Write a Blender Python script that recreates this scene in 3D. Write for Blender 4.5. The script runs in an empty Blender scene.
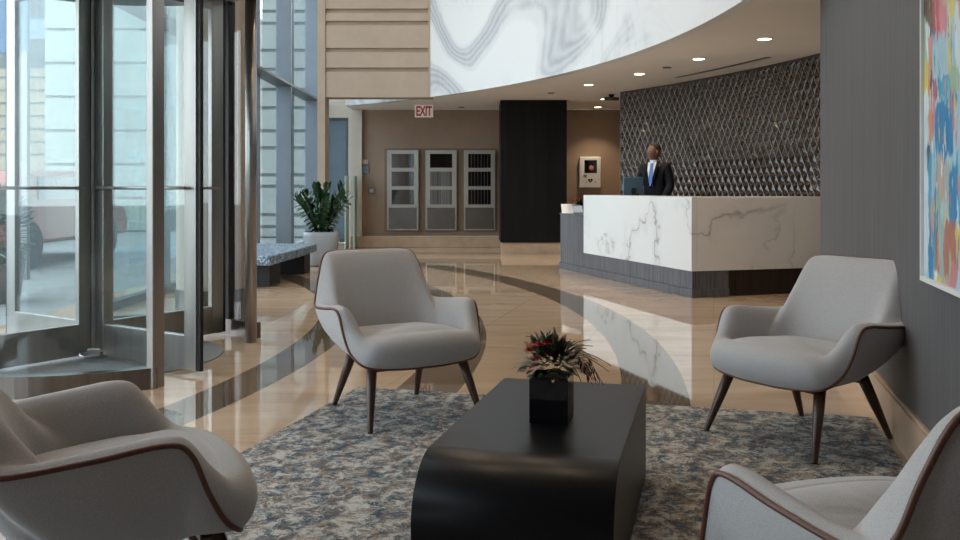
import bpy, bmesh, math, random
from mathutils import Vector, Matrix, noise
random.seed(7)
C = bpy.context.scene.collection
PI = math.pi
def V(*a): return Vector(a)

# ------------------------------------------------------------------ node helpers
class NG:
    def __init__(s, name):
        s.m = bpy.data.materials.new(name); s.m.use_nodes = True
        s.t = s.m.node_tree; s.t.nodes.clear()
        s.out = s.t.nodes.new('ShaderNodeOutputMaterial')
    def n(s, kind, **kw):
        nd = s.t.nodes.new('ShaderNode' + kind)
        for k, v in kw.items():
            if k.startswith('i_'):
                s.set(nd.inputs[int(k[2:])], v)
            elif k.startswith('p_'):
                s.set(nd.inputs[k[2:].replace('_', ' ')], v)
            else: setattr(nd, k, v)
        return nd
    def set(s, inp, v):
        if isinstance(v, bpy.types.NodeSocket): s.t.links.new(v, inp)
        else:
            if inp.type == 'RGBA' and len(v) == 3: v = (*v, 1)
            inp.default_value = v
    def math(s, op, a, b=0.0, c=0.0):
        nd = s.n('Math', operation=op); s.set(nd.inputs[0], a); s.set(nd.inputs[1], b); s.set(nd.inputs[2], c); return nd.outputs[0]
    def mix(s, f, a, b):
        nd = s.n('Mix', data_type='RGBA'); s.set(nd.inputs[0], f); s.set(nd.inputs[6], a); s.set(nd.inputs[7], b); return nd.outputs[2]
    def pos(s): return s.n('NewGeometry').outputs['Position']
    def obj(s): return s.n('TexCoord').outputs['Object']
    def noise(s, vec, scale, detail=3, rough=.5, dist=0.0):
        nd = s.n('TexNoise'); s.set(nd.inputs['Vector'], vec)
        nd.inputs['Scale'].default_value = scale; nd.inputs['Detail'].default_value = detail
        nd.inputs['Roughness'].default_value = rough; nd.inputs['Distortion'].default_value = dist
        return nd.outputs['Fac']
    def ramp(s, f, stops, interp='LINEAR'):
        nd = s.n('ValToRGB'); nd.color_ramp.interpolation = interp
        e = nd.color_ramp.elements
        while len(e) < len(stops): e.new(.5)
        for k, (p, c) in zip(e, stops):
            k.position = p; k.color = (*c, 1) if len(c) == 3 else c
        s.set(nd.inputs[0], f); return nd.outputs[0]
    def scale(s, vec, sc, rot=(0, 0, 0)):
        nd = s.n('Mapping'); s.set(nd.inputs[0], vec); nd.inputs['Scale'].default_value = sc; nd.inputs['Rotation'].default_value = rot
        return nd.outputs[0]
    def bump(s, h, strength=.3, dist=.01):
        nd = s.n('Bump'); s.set(nd.inputs['Height'], h); nd.inputs['Strength'].default_value = strength; nd.inputs['Distance'].default_value = dist
        return nd.outputs[0]
    def pbr(s, col, rough=.5, metal=0.0, normal=None, **kw):
        b = s.n('BsdfPrincipled'); s.set(b.inputs['Base Color'], col); s.set(b.inputs['Roughness'], rough); s.set(b.inputs['Metallic'], metal)
        if normal: s.set(b.inputs['Normal'], normal)
        for k, v in kw.items(): s.set(b.inputs[k.replace('_', ' ')], v)
        s.t.links.new(b.outputs[0], s.out.inputs[0]); return s.m

def simple(name, col, rough=.5, metal=0.0, var=.12, sc=8.0, bump=0.0, stretch=(1, 1, 1), **kw):
    g = NG(name); v = g.scale(g.obj(), stretch)
    f = g.noise(v, sc, 4, .6)
    lo = tuple(c * (1 - var) for c in col); hi = tuple(min(1, c * (1 + var)) for c in col)
    c = g.ramp(f, [(.3, lo), (.7, hi)])
    nm = g.bump(f, bump, .004) if bump else None
    return g.pbr(c, rough, metal, nm, **kw)

M = {}
CX, CY = -10.4, 7.0     # the centre the whole lobby is drawn around

def m_floor():
    g = NG('polished_beige_marble'); p = g.pos()
    sx = g.n('SeparateXYZ'); g.set(sx.inputs[0], p)
    X, Y = sx.outputs[0], sx.outputs[1]
    dx = g.math('SUBTRACT', X, CX); dy = g.math('SUBTRACT', Y, CY)
    r = g.math('SQRT', g.math('ADD', g.math('MULTIPLY', dx, dx), g.math('MULTIPLY', dy, dy)))
    def band(a, b): return g.math('MULTIPLY', g.math('GREATER_THAN', r, a), g.math('LESS_THAN', r, b))
    bands = g.math('MAXIMUM', g.math('MAXIMUM', band(9.03, 9.34), band(10.09, 10.45)), band(11.36, 11.73))
    # long thin cross band near the mail wall
    far = g.math('MULTIPLY', g.math('GREATER_THAN', Y, 15.6), g.math('LESS_THAN', Y, 16.1))
    bands = g.math('MAXIMUM', bands, far)
    vein = g.noise(g.scale(p, (.35, 1.6, 1), (0, 0, .25)), 2.2, 6, .62, 1.2)
    fine = g.noise(p, 16, 5, .6)
    base = g.ramp(vein, [(.28, (.49, .335, .215)), (.5, (.62, .45, .31)), (.75, (.69, .53, .39))])
    base = g.mix(g.math('MULTIPLY', fine, .16), base, (.42, .29, .19))
    dark = g.ramp(vein, [(.3, (.115, .08, .052)), (.7, (.19, .145, .105))])
    col = g.mix(bands, base, dark)
    # slab tone differences and joints
    rot = g.scale(p, (1, 1, 1), (0, 0, .254))
    s2 = g.n('SeparateXYZ'); g.set(s2.inputs[0], rot)
    def joint(a, sp):
        fr = g.math('FRACT', g.math('DIVIDE', a, sp)); return g.math('LESS_THAN', fr, .004 / sp)
    j = g.math('MAXIMUM', joint(s2.outputs[0], .92), joint(s2.outputs[1], .92))
    cell = g.n('TexWhiteNoise', noise_dimensions='2D')
    cx = g.n('CombineXYZ'); g.set(cx.inputs[0], g.math('FLOOR', g.math('DIVIDE', s2.outputs[0], .92))); g.set(cx.inputs[1], g.math('FLOOR', g.math('DIVIDE', s2.outputs[1], .92)))
    g.set(cell.inputs[0], cx.outputs[0])
    col = g.mix(g.math('MULTIPLY', cell.outputs[0], .15), col, (.40, .28, .18))
    col = g.mix(g.math('MULTIPLY', j, .5), col, (.2, .14, .1))
    wav = g.bump(g.noise(p, 1.4, 1, .3), .02, .02)
    return g.pbr(col, .035, 0, wav, IOR=2.1)
M['floor'] = m_floor()

def m_rug():
    g = NG('distressed_patterned_wool'); p = g.obj()
    w = g.noise(p, 4, 5, .75, .8)
    a = g.noise(g.scale(p, (1, 1, 1), (0, 0, .5)), 17, 8, .9, .35)
    a2 = g.noise(g.scale(p, (1.2, 1, 1), (0, 0, .9)), 11, 8, .88, .3)
    a3 = g.noise(g.scale(p, (1, 1, 1), (0, 0, 2.1)), 12, 8, .88, .5)
    f = g.noise(p, 190, 3, .8)
    col = g.ramp(a, [(.42, (.018, .04, .065)), (.475, (.05, .10, .15)), (.50, (.22, .23, .23)), (.56, (.42, .40, .36))])
    rust = g.ramp(a2, [(.485, (0, 0, 0)), (.53, (.85, .85, .85))])
    col = g.mix(rust, col, g.ramp(w, [(.42, (.20, .12, .075)), (.6, (.36, .26, .17))]))
    blue = g.ramp(a3, [(.43, (.9, .9, .9)), (.47, (0, 0, 0))])
    col = g.mix(blue, col, (.022, .062, .105))
    white = g.ramp(a3, [(.52, (0, 0, 0)), (.545, (.9, .9, .9))])
    col = g.mix(white, col, (.62, .59, .54))
    col = g.mix(g.math('MULTIPLY', f, .3), col, (.05, .05, .055))
    return g.pbr(col, .95, 0, g.bump(f, .6, .006))
M['rug'] = m_rug()

def m_fabric(name, a, b, sc=420):
    g = NG(name); p = g.obj()
    f = g.noise(p, sc, 2, .7); big = g.noise(p, 5, 2, .5)
    col = g.ramp(f, [(.3, a), (.7, b)])
    col = g.mix(g.math('MULTIPLY', big, .12), col, a)
    return g.pbr(col, .92, 0, g.bump(f, .25, .002), Sheen_Weight=.25)
M['fabric'] = m_fabric('light_grey_woven_fabric', (.315, .300, .298), (.50, .485, .485))
M['leather'] = simple('brown_leather_piping', (.10, .032, .018), .42, var=.25, sc=60)
M['walnut'] = simple('dark_walnut', (.055, .022, .013), .35, var=.4, sc=30, stretch=(1, 1, .12))
M['table'] = simple('black_lacquered_metal', (.006, .006, .007), .33, 0, var=.2, sc=60, IOR=1.3)
M['black_glass'] = simple('black_glazed_glass', (.006, .006, .008), .06, var=.1, IOR=1.5)
M['steel'] = simple('brushed_stainless', (.38, .365, .35), .34, 1, var=.10, sc=18, stretch=(1, 1, .04))
M['steel_dark'] = simple('dark_bronze_steel', (.19, .18, .17), .3, 1, var=.2, sc=14, stretch=(1, 1, .05))
M['steel_panel'] = simple('satin_panel_steel', (.43, .415, .385), .38, 1, var=.06, sc=3)
M['steel_door'] = simple('smoky_mirror_steel', (.25, .25, .25), .22, 1, var=.1, sc=3)
M['black'] = simple('matt_black', (.008, .008, .009), .55)
M['plaster_beige'] = simple('beige_plaster', (.43, .35, .28), .85, var=.05, sc=3)
M['plaster_pale'] = simple('pale_plaster', (.55, .50, .43), .85, var=.04, sc=3)
M['plaster_brown'] = simple('taupe_brown_wallcovering', (.30, .215, .155), .7, var=.07, sc=2.5)
M['brown_frame'] = simple('brown_recess_lining', (.12, .08, .05), .7, var=.07, sc=2.5)
M['groove'] = simple('groove_backing', (.36, .28, .21), .9, var=.05)
M['soffit'] = simple('white_soffit_paint', (.74, .70, .65), .85, var=.02, sc=2)
M['stone_base'] = simple('beige_stone_base', (.50, .36, .25), .3, var=.14, sc=4)
M['facade'] = simple('pale_facade_panel', (.33, .355, .32), .8, var=.07, sc=1.2)
M['facade_joint'] = simple('facade_joint', (.16, .17, .16), .9, var=.05)
M['tower'] = simple('blue_grey_facade', (.16, .21, .27), .6, var=.12, sc=.6)
M['tan'] = simple('tan_stone_facade', (.33, .27, .19), .8, var=.15, sc=.8)
M['dark_win'] = simple('dark_window_glass', (.03, .04, .05), .1, var=.2, sc=2)
M['paving'] = simple('exterior_paving', (.24, .24, .235), .85, var=.15, sc=2)
M['asphalt'] = simple('asphalt', (.10, .10, .105), .9, var=.2, sc=5)
M['fin'] = simple('blue_grey_mullion', (.175, .215, .255), .5, .2, var=.05, sc=3)
M['mullion_dark'] = simple('dark_mullion', (.10, .115, .13), .4, .5, var=.1)
M['red_paint'] = simple('red_car_paint', (.33, .09, .06), .2, var=.05)
M['orange_paint'] = simple('orange_bus_paint', (.55, .14, .05), .3, var=.05)
M['white_paint'] = simple('white_enamel', (.72, .72, .70), .35, var=.03)
M['rubber'] = simple('tyre_rubber', (.02, .02, .02), .8)
M['navy_sign'] = simple('blue_sign_panel', (.02, .10, .25), .5, var=.08)
M['leaf'] = simple('glossy_green_leaf', (.012, .046, .014), .25, var=.6, sc=25)
M['leaf_dark'] = simple('deep_green_leaf', (.028, .055, .024), .4, var=.6, sc=40)
M['leaf_wine'] = simple('wine_red_leaf', (.10, .022, .02), .45, var=.5, sc=40)
M['leaf_dry'] = simple('olive_grass_blade', (.19, .15, .055), .6, var=.3, sc=30)
M['red_petal'] = simple('red_petal', (.42, .012, .02), .5, var=.3, sc=40)
M['orange_petal'] = simple('orange_petal', (.62, .22, .05), .5, var=.3, sc=40)
M['pink_petal'] = simple('pink_petal', (.55, .12, .15), .5, var=.3, sc=40)
M['soil'] = simple('brown_bark_mulch', (.07, .045, .03), .95, var=.5, sc=60, bump=.6)
M['pot'] = simple('pale_glazed_ceramic', (.34, .36, .385), .22, var=.06, sc=5)
M['door_blue'] = simple('blue_grey_door_glass', (.13, .18, .22), .25, var=.1, sc=2)
M['foliage_far'] = simple('hedge_leaf', (.05, .11, .04), .7, var=.5, sc=20)
M['skin'] = simple('brown_skin', (.16, .075, .045), .5, var=.1, sc=20)
M['hair'] = simple('black_hair', (.012, .009, .008), .8, var=.3, sc=80)
M['suit'] = simple('black_suit_wool', (.007, .008, .012), .8, var=.2, sc=120, Specular_IOR_Level=.2)
M['shirt'] = simple('white_shirt_cotton', (.72, .73, .76), .8, var=.03)
M['tie'] = simple('blue_silk_tie', (.03, .14, .48), .4, var=.15, sc=60)
M['eye'] = simple('dark_eye', (.02, .015, .012), .2)
M['lip'] = simple('lip_skin', (.17, .06, .05), .5)
M['monitor'] = simple('blue_grey_plastic', (.07, .12, .18), .35, var=.08)
M['paper'] = simple('white_paper_card', (.85, .85, .84), .6, var=.02)
M['blue_card'] = simple('pale_blue_card', (.35, .45, .58), .5, var=.05)
M['dark_wood'] = None

def m_grain(name, a, b, rough=.45, sc=30, stretch=(1, 1, .03), bumpy=.15, spec=.5):
    g = NG(name); v = g.scale(g.obj(), stretch)
    f = g.noise(v, sc, 5, .75); big = g.noise(v, sc * .3, 2, .5)
    t = g.math('ADD', g.math('MULTIPLY', f, .7), g.math('MULTIPLY', big, .3))
    return g.pbr(g.ramp(t, [(.36, a), (.62, b)]), rough, 0, g.bump(f, bumpy, .002), Specular_IOR_Level=spec)
M['dark_wood'] = m_grain('ebony_veneer', (.004, .0037, .0037), (.013, .012, .0115), .6, 34, spec=.15)
M['grey_wood'] = m_grain('grey_zebrano_veneer', (.045, .045, .055), (.155, .155, .17), .4, 60)
M['espresso'] = m_grain('espresso_veneer', (.012, .008, .006), (.035, .022, .016), .4, 50)
M['wallcloth'] = m_grain('grey_vertical_silk_wallcovering', (.075, .070, .070), (.118, .112, .112), .65, 60, (1, 1, .03), .06)

def m_marble():
    g = NG('white_veined_marble'); p = g.obj()
    d = g.noise(p, 1.3, 4, .6); 
    vv = g.n('VectorMath', operation='ADD'); g.set(vv.inputs[0], g.scale(p, (1, 1, .9), (.9, .25, .6)))
    cb = g.n('CombineXYZ'); g.set(cb.inputs[0], g.math('MULTIPLY', d, 1.5)); g.set(cb.inputs[1], g.math('MULTIPLY', d, .9)); g.set(vv.inputs[1], cb.outputs[0])
    n1 = g.noise(vv.outputs[0], .7, 5, .5, .2)
    v1 = g.math('ABSOLUTE', g.math('SUBTRACT', n1, .5))
    line = g.ramp(v1, [(0, (1, 1, 1)), (.004, (.6, .6, .6)), (.012, (0, 0, 0))])
    n2 = g.noise(p, .9, 2, .5); strength = g.ramp(n2, [(.35, (.15, .15, .15)), (.58, (1, 1, 1))])
    soft = g.ramp(v1, [(0, (.22, .22, .22)), (.05, (0, 0, 0))])
    k = g.math('MULTIPLY', g.math('MAXIMUM', line, soft), strength)
    col = g.mix(g.math('MULTIPLY', k, .8), (.74, .74, .73), (.27, .25, .24))
    return g.pbr(col, .18, 0, None, IOR=1.5)
M['marble'] = m_marble()

def m_fascia():
    g = NG('white_art_plaster'); p = g.pos()
    q = g.scale(p, (1, .8, 1.1), (.3, .5, .2))
    w = g.noise(q, .5, 1, .3, .3)
    n = g.noise(q, .38, 3, .55, .4)
    dt = g.n('VectorMath', operation='DOT_PRODUCT'); g.set(dt.inputs[0], p); dt.inputs[1].default_value = (.42, .30, .55)
    phase = g.math('ADD', g.math('ADD', dt.outputs['Value'], g.math('MULTIPLY', w, 3.4)), g.math('MULTIPLY', g.noise(q, 3, 3, .6), .12))
    st = g.math('SINE', g.math('MULTIPLY', phase, 46.0))
    st2 = g.math('SINE', g.math('MULTIPLY', phase, 5.5))
    lines = g.math('MULTIPLY', g.math('ADD', st, 1), .5)
    broad = g.ramp(g.math('MULTIPLY', g.math('ADD', st2, 1), .5), [(.30, (0, 0, 0)), (.85, (1, 1, 1))])
    mask = g.ramp(n, [(.40, (.1, .1, .1)), (.50, (1, 1, 1))])
    k = g.math('MULTIPLY', g.math('MULTIPLY', broad, mask), g.math('ADD', .55, g.math('MULTIPLY', lines, .45)))
    br = g.noise(g.scale(p, (2, 2, .35), (.6, .6, .1)), 7, 6, .85, .5)
    k = g.math('MULTIPLY', k, g.math('ADD', .5, g.math('MULTIPLY', br, .9)))
    b2 = g.ramp(g.noise(g.scale(p, (1.5, 1.5, .5), (.7, .5, .2)), 3.2, 7, .8, .6), [(.50, (0, 0, 0)), (.66, (.4, .4, .4))])
    k = g.math('ADD', k, g.math('MULTIPLY', b2, g.ramp(g.noise(p, .6, 1, .4), [(.45, (0, 0, 0)), (.6, (1, 1, 1))])))
    col = g.mix(g.math('MINIMUM', g.math('MULTIPLY', k, .75), 1), (.68, .685, .69), (.27, .295, .33))
    return g.pbr(col, .6)
M['fascia'] = m_fascia()

def m_glass(name, tint, refl=1.0):
    g = NG(name)
    t = g.n('BsdfTransparent'); g.set(t.inputs[0], tint)
    gl = g.n('BsdfGlossy'); g.set(gl.inputs['Color'], (.9, .95, 1)); g.set(gl.inputs['Roughness'], .02)
    fr = g.n('Fresnel'); g.set(fr.inputs[0], g.math('ADD', 1.5, g.math('MULTIPLY', g.n('NewGeometry').outputs['Backfacing'], 1/1.5-1.5)))
    sp = g.noise(g.obj(), 2.0, 1, .4)
    k = g.math('MULTIPLY', fr.outputs[0], g.math('ADD', refl, g.math('MULTIPLY', sp, .1)))
    mx = g.n('MixShader'); g.set(mx.inputs[0], g.math('MINIMUM', k, .9)); g.set(mx.inputs[1], t.outputs[0]); g.set(mx.inputs[2], gl.outputs[0])
    g.t.links.new(mx.outputs[0], g.out.inputs[0]); return g.m
M['glass'] = m_glass('blue_tinted_pane', (.91, .965, .975))
M['door_glass'] = m_glass('teal_door_pane', (.94, .975, .975))
M['clear'] = m_glass('clear_edge_pane', (.82, .92, .88))

def emis(name, col, strength):
    g = NG(name); e = g.n('Emission')
    g.set(e.inputs[0], col); f = g.noise(g.obj(), 3, 1, .3)
    g.set(e.inputs[1], g.math('MULTIPLY', g.math('ADD', .9, g.math('MULTIPLY', f, .2)), strength))
    g.t.links.new(e.outputs[0], g.out.inputs[0]); return g.m
M['lamp'] = emis('warm_lamp_lens', (1, .80, .55), 14)
def m_exit():
    g = NG('lit_exit_face'); f = g.noise(g.obj(), 30, 1, .3)
    return g.pbr(g.ramp(f, [(.3, (.72, .66, .60)), (.7, (.8, .74, .68))]), .5, 0, None, Emission_Color=(1, .85, .75), Emission_Strength=.12)
M['exit_face'] = m_exit()
M['exit_red'] = simple('red_exit_letter', (.45, .02, .015), .5)

def m_bench():
    g = NG('blue_flecked_fabric'); p = g.obj()
    v = g.n('TexVoronoi'); g.set(v.inputs['Vector'], p); v.inputs['Scale'].default_value = 55
    sx = g.n('SeparateColor'); g.set(sx.inputs[0], v.outputs['Color'])
    col = g.ramp(sx.outputs[0], [(.0, (.07, .13, .20)), (.35, (.20, .30, .38)), (.6, (.38, .42, .45)), (.8, (.10, .13, .16))], 'CONSTANT')
    return g.pbr(col, .85)
M['bench'] = m_bench()
M['tile'] = simple('dark_bronze_glazed_tile', (.040, .024, .018), .15, var=.35, sc=7, IOR=1.7)
M['lit_edge'] = simple('pale_lit_edge_strip', (.30, .26, .23), .35, .4, var=.1)  # pale tone for light caught on the tile edges

# ------------------------------------------------------------------ mesh helpers
def obj(name, bm, mat, parent=None, smooth=False, bevel=0, kind=None, recalc=True):
    me = bpy.data.meshes.new(name)
    if recalc: bmesh.ops.recalc_face_normals(bm, faces=bm.faces)
    bm.to_mesh(me); bm.free()
    o = bpy.data.objects.new(name, me); C.objects.link(o)
    mats = mat if isinstance(mat, (list, tuple)) else [mat]
    for m in mats: me.materials.append(m)
    if smooth:
        for p in me.polygons: p.use_smooth = len(p.vertices) <= 4
    if bevel:
        b = o.modifiers.new('bevel', 'BEVEL'); b.width = bevel; b.segments = 2; b.limit_method = 'ANGLE'
    if parent: o.parent = parent
    if kind: o['kind'] = kind
    return o
def thing(name, label, cat, loc=(0, 0, 0), rot=0, group=None, kind=None):
    o = bpy.data.objects.new(name, None); C.objects.link(o); o.empty_display_size = .1
    o.location = loc; o.rotation_euler = (0, 0, rot)
    return tag(o, label, cat, group, kind)
def tag(o, label=None, cat=None, group=None, kind=None):
    if label: o['label'] = label
    if cat: o['category'] = cat
    if group: o['group'] = group
    if kind: o['kind'] = kind
    return o
def box(bm, c, s, rot=0.0, mat=0):
    m = Matrix.Translation(c) @ Matrix.Rotation(rot, 4, 'Z') @ Matrix.Diagonal((*s, 1))
    r = bmesh.ops.create_cube(bm, size=1, matrix=m)
    for v in r['verts']:
        for f in v.link_faces: f.material_index = mat
    return bm
def boxes(*lst):
    bm = bmesh.new()
    for a in lst: box(bm, *a)
    return bm
def bx(x0, x1, y0, y1, z0, z1): return (((x0+x1)/2, (y0+y1)/2, (z0+z1)/2), (abs(x1-x0), abs(y1-y0), abs(z1-z0)))
def prism(bm, pts, z0, z1, mat=0):
    a = [bm.verts.new((p[0], p[1], z0)) for p in pts]; b = [bm.verts.new((p[0], p[1], z1)) for p in pts]
    fs = [bm.faces.new(a[::-1]), bm.faces.new(b)]
    n = len(pts)
    for i in range(n): fs.append(bm.faces.new((a[i], a[(i+1) % n], b[(i+1) % n], b[i])))
    for f in fs: f.material_index = mat
    return bm
def tube(bm, pts, radii, seg=8, closed=False, caps=True, mat=0, flat=1.0):
    pts = [Vector(p) for p in pts]; n = len(pts)
    if not hasattr(radii, '__len__'): radii = [radii] * n
    rings = []; up = None
    for i, p in enumerate(pts):
        if closed: t = pts[(i+1) % n] - pts[i-1]
        else: t = pts[min(i+1, n-1)] - pts[max(i-1, 0)]
        t.normalize()
        if up is None:
            up = Vector((0, 0, 1)) if abs(t.z) < .9 else Vector((1, 0, 0))
        a = t.cross(up); a.normalize(); b = a.cross(t); b.normalize(); up = b
        rings.append([bm.verts.new(p + (a * math.cos(k*2*PI/seg) + b * flat * math.sin(k*2*PI/seg)) * radii[i]) for k in range(seg)])
    m = n if closed else n - 1
    for i in range(m):
        A, B = rings[i], rings[(i+1) % n]
        for k in range(seg):
            f = bm.faces.new((A[k], A[(k+1) % seg], B[(k+1) % seg], B[k])); f.material_index = mat
    if caps and not closed:
        bm.faces.new(rings[0][::-1]).material_index = mat; bm.faces.new(rings[-1]).material_index = mat
    return bm
def lathe(bm, prof, seg=32, c=(0, 0, 0), mat=0):
    rings = [[bm.verts.new((c[0] + r*math.cos(k*2*PI/seg), c[1] + r*math.sin(k*2*PI/seg), c[2] + z)) for k in range(seg)] for r, z in prof]
    for A, B in zip(rings, rings[1:]):
        for k in range(seg): bm.faces.new((A[k], A[(k+1) % seg], B[(k+1) % seg], B[k])).material_index = mat
    bm.faces.new(rings[0][::-1]).material_index = mat; bm.faces.new(rings[-1]).material_index = mat
    return bm
def arcpts(cx, cy, r, a0, a1, n): return [(cx + r*math.cos(a0+(a1-a0)*i/n), cy + r*math.sin(a0+(a1-a0)*i/n)) for i in range(n+1)]
def arcwall(bm, cx, cy, r0, r1, a0, a1, z0, z1, n=24, mat=0):
    return prism(bm, arcpts(cx, cy, r0, a0, a1, n) + arcpts(cx, cy, r1, a1, a0, n), z0, z1, mat)
def cr(P, k, closed=True):
    n = len(P); out = []
    for i in range(n if closed else n-1):
        if closed: p0, p1, p2, p3 = P[i-1], P[i], P[(i+1) % n], P[(i+2) % n]
        else: p0, p1, p2, p3 = P[max(i-1, 0)], P[i], P[i+1], P[min(i+2, n-1)]
        for j in range(k):
            t = j / k
            out.append(.5*((2*p1) + (p2-p0)*t + (2*p0-5*p1+4*p2-p3)*t*t + (3*p1-p0-3*p2+p3)*t**3))
    if not closed: out.append(P[-1].copy())
    return out
def bez(a, b, c, d, t): u = 1-t; return a*u**3 + b*3*u*u*t + c*3*u*t*t + d*t**3

EYE = 1.15
CEIL = 2.68
# ------------------------------------------------------------------ setting
bm = bmesh.new(); prism(bm, [(-4.0, -4), (6, -4), (6, 19.2), (-4.0, 19.2)], -.1, 0)
obj('floor', bm, M['floor'], kind='structure')
UX, UY = .2516, .9678                   # direction of the right-hand wall
def RW(Y, off=0.0): return (.84 + .26*Y - off*UY, Y + off*UX)   # point on the right wall plane, off = into the room
bm = bmesh.new(); prism(bm, [RW(-4), RW(7.11), RW(7.11, -.32), RW(-4, -.32)], 0, 7)
obj('wall_right', bm, M['wallcloth'], kind='structure')
bm = bmesh.new(); prism(bm, [RW(-3.9, .022), RW(7.12, .022), RW(7.12, -.02), RW(-3.9, -.02)], 0, .19)
prism(bm, [RW(-3.9, .012), RW(7.12, .012), RW(7.12, -.01), RW(-3.9, -.01)], .19, .205)
obj('baseboard_right', bm, M['stone_base'], kind='structure')
# back wall with the three cabinets
bm = boxes(bx(-2.30, 3.2, 17.6, 17.9, 0, CEIL))
obj('wall_back', bm, M['plaster_brown'], kind='structure')
obj('baseboard_back', boxes(bx(-2.52, 2.9, 17.45, 17.6, 0, .215)), M['stone_base'], kind='structure', bevel=.01)
obj('trim_1', boxes(bx(-2.52, -2.30, 17.5, 17.9, .215, 3.2)), M['plaster_pale'], kind='structure')
obj('wall_recess', boxes(bx(-3.48, -2.52, 18.8, 19.1, 2.62, 4.6), bx(-3.48, -3.27, 18.8, 19.1, 0, 2.62), bx(-2.75, -2.52, 18.8, 19.1, 0, 2.62), bx(-2.52, -2.4, 17.9, 19.1, 0, 4.6)), M['plaster_pale'], kind='structure')
d2 = obj('door_2', boxes(bx(-3.27, -2.75, 18.88, 18.93, .01, 2.62)), M['door_blue']); d2['kind'] = 'structure'
obj('frame', boxes(bx(-3.27, -3.22, 18.84, 18.97, 0, 2.62), bx(-2.80, -2.75, 18.84, 18.97, 0, 2.62), bx(-3.22, -2.80, 18.84, 18.97, 2.57, 2.62), bx(-3.22, -2.8, 18.84, 18.97, .01, .1)), M['mullion_dark'], d2)
# glass side screen before the brown wall
s = thing('glass_screen', 'narrow frameless glass screen standing before the brown wall beside the recess', 'glass screen', (-2.42, 17.2, 0))
obj('pane', boxes(bx(-.14, -.11, -.2, .2, 0, 1.38), bx(.02, .05, -.2, .2, 0, 1.38)), simple('green_glass_edge', (.38, .47, .42), .2, var=.05), s)
# beige bulkhead with grooves
bm = boxes(bx(-2.70, -.80, 15.16, 15.45, CEIL-.01, 7))
obj('wall_bulkhead', bm, M['groove'], kind='structure')
zs = [(CEIL-.01, 3.10), (3.17, 3.43), (3.50, 3.885), (3.955, 4.09), (4.16, 4.6), (4.67, 5.1), (5.17, 5.6), (5.67, 7)]
bm = bmesh.new()
for a, b in zs: box(bm, *bx(-2.60, -.87, 15.12, 15.16, a, b))
box(bm, *bx(-.87, -.83, 15.12, 15.16, CEIL-.01, 7))
obj('trim_2', bm, M['plaster_beige'], kind='structure', bevel=.008)
obj('trim_3', boxes(bx(-2.73, -2.60, 15.10, 15.5, 0, 7)), M['plaster_beige'], kind='structure')
# curved white fascia and soffit
def ang(y, r): return math.asin((y - CY) / r)
RF = 12.55
a_near = ang(3.6, RF); a_far = ang(16.67, RF)
bm = bmesh.new(); arcwall(bm, CX, CY, RF, RF+.12, a_near, a_far, CEIL, 7, 90)
obj('wall_fascia', bm, M['fascia'], kind='structure', smooth=False)
bm = bmesh.new()
pts = arcpts(CX, CY, RF+.02, a_near, a_far, 60)
prism(bm, pts + [(-2.5, 16.7), (-2.5, 17.62), (5.2, 17.62), (5.2, 3.6)], CEIL+.002, CEIL+.2)
obj('ceiling_soffit', bm, M['soffit'], kind='structure')
# high lobby ceiling
obj('ceiling', boxes(bx(-4.0, 6, -4, 19.2, 7, 7.2)), M['soffit'], kind='structure')
obj('wall_left_light_block', boxes(bx(-3.5, -3.2, -4, -.5, 0, 7), bx(-3.5, -3.2, -.5, 4.3, 3.1, 7)), M['plaster_beige'], kind='structure')  # unseen solid wall, shaped to cut daylight from the left
obj('wall_behind', boxes(bx(-4, 2, -4.2, -4, 0, 7)), M['plaster_beige'], kind='structure')
# column
obj('column', boxes(bx(.355, 1.51, 15.65, 16.8, .2, CEIL)), M['dark_wood'], kind='structure', bevel=.005)
obj('baseboard_column', boxes(bx(.385, 1.48, 15.68, 16.77, 0, .2)), M['stone_base'], kind='structure')
# reception tile wall
RT = 14.6
aT0 = ang(6.4, RT); aT1 = ang(14.34, RT)
bm = bmesh.new(); arcwall(bm, CX, CY, RT+.015, RT+.3, aT0, aT1, 0, CEIL, 60)
wt = obj('wall_reception', bm, M['espresso'], kind='structure')
bm = bmesh.new(); bg = bmesh.new()
L = RT*(aT1-ang(8.6, RT)); a_ = .128; h_ = a_*.866
rows = int(CEIL/h_); cols = int(L/a_)
def TW(s, z, out):
    aa = aT1 - s/RT; r = RT + .013 - out
    return V(CX + r*math.cos(aa), CY + r*math.sin(aa), z)
for j in range(4, rows):
    for i in range(-rows//2-1, cols+1):
        z0, z1 = CEIL - .03 - (j-3)*0 - (rows-j)*h_, CEIL - .03 - (rows-j-1)*h_
        # lattice rows: s shifts so that diagonals run down to the right
        def S(ii, jj): return ii*a_ + (rows-jj)*a_*.5
        base = [(S(i, j), z0), (S(i+1, j), z0), (S(i, j+1), z1), (S(i+1, j+1), z1)]
        for tri in ((0, 1, 3), (0, 3, 2)):
            T = [base[q] for q in tri]
            off = 0
            cxx = sum(t[0] for t in T)/3; czz = sum(t[1] for t in T)/3
            if cxx < .06: continue
            k = .90
            T2 = [(cxx+(t[0]-cxx)*k, czz+(t[1]-czz)*k) for t in T]
            T2 = [(max(.005, t[0]), t[1]) for t in T2]
            if cxx > L: continue
            ax = cxx + random.uniform(-.004, .004); az = czz + random.uniform(-.004, .004)
            ap = bm.verts.new(TW(ax, az, .020 + random.uniform(0, .004)))
            vs = [bm.verts.new(TW(t[0], t[1], .001)) for t in T2]
            for q in range(3): bm.faces.new((vs[q], vs[(q+1) % 3], ap))
wl = obj('relief_tiles', bm, M['tile'], wt, recalc=False)
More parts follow.
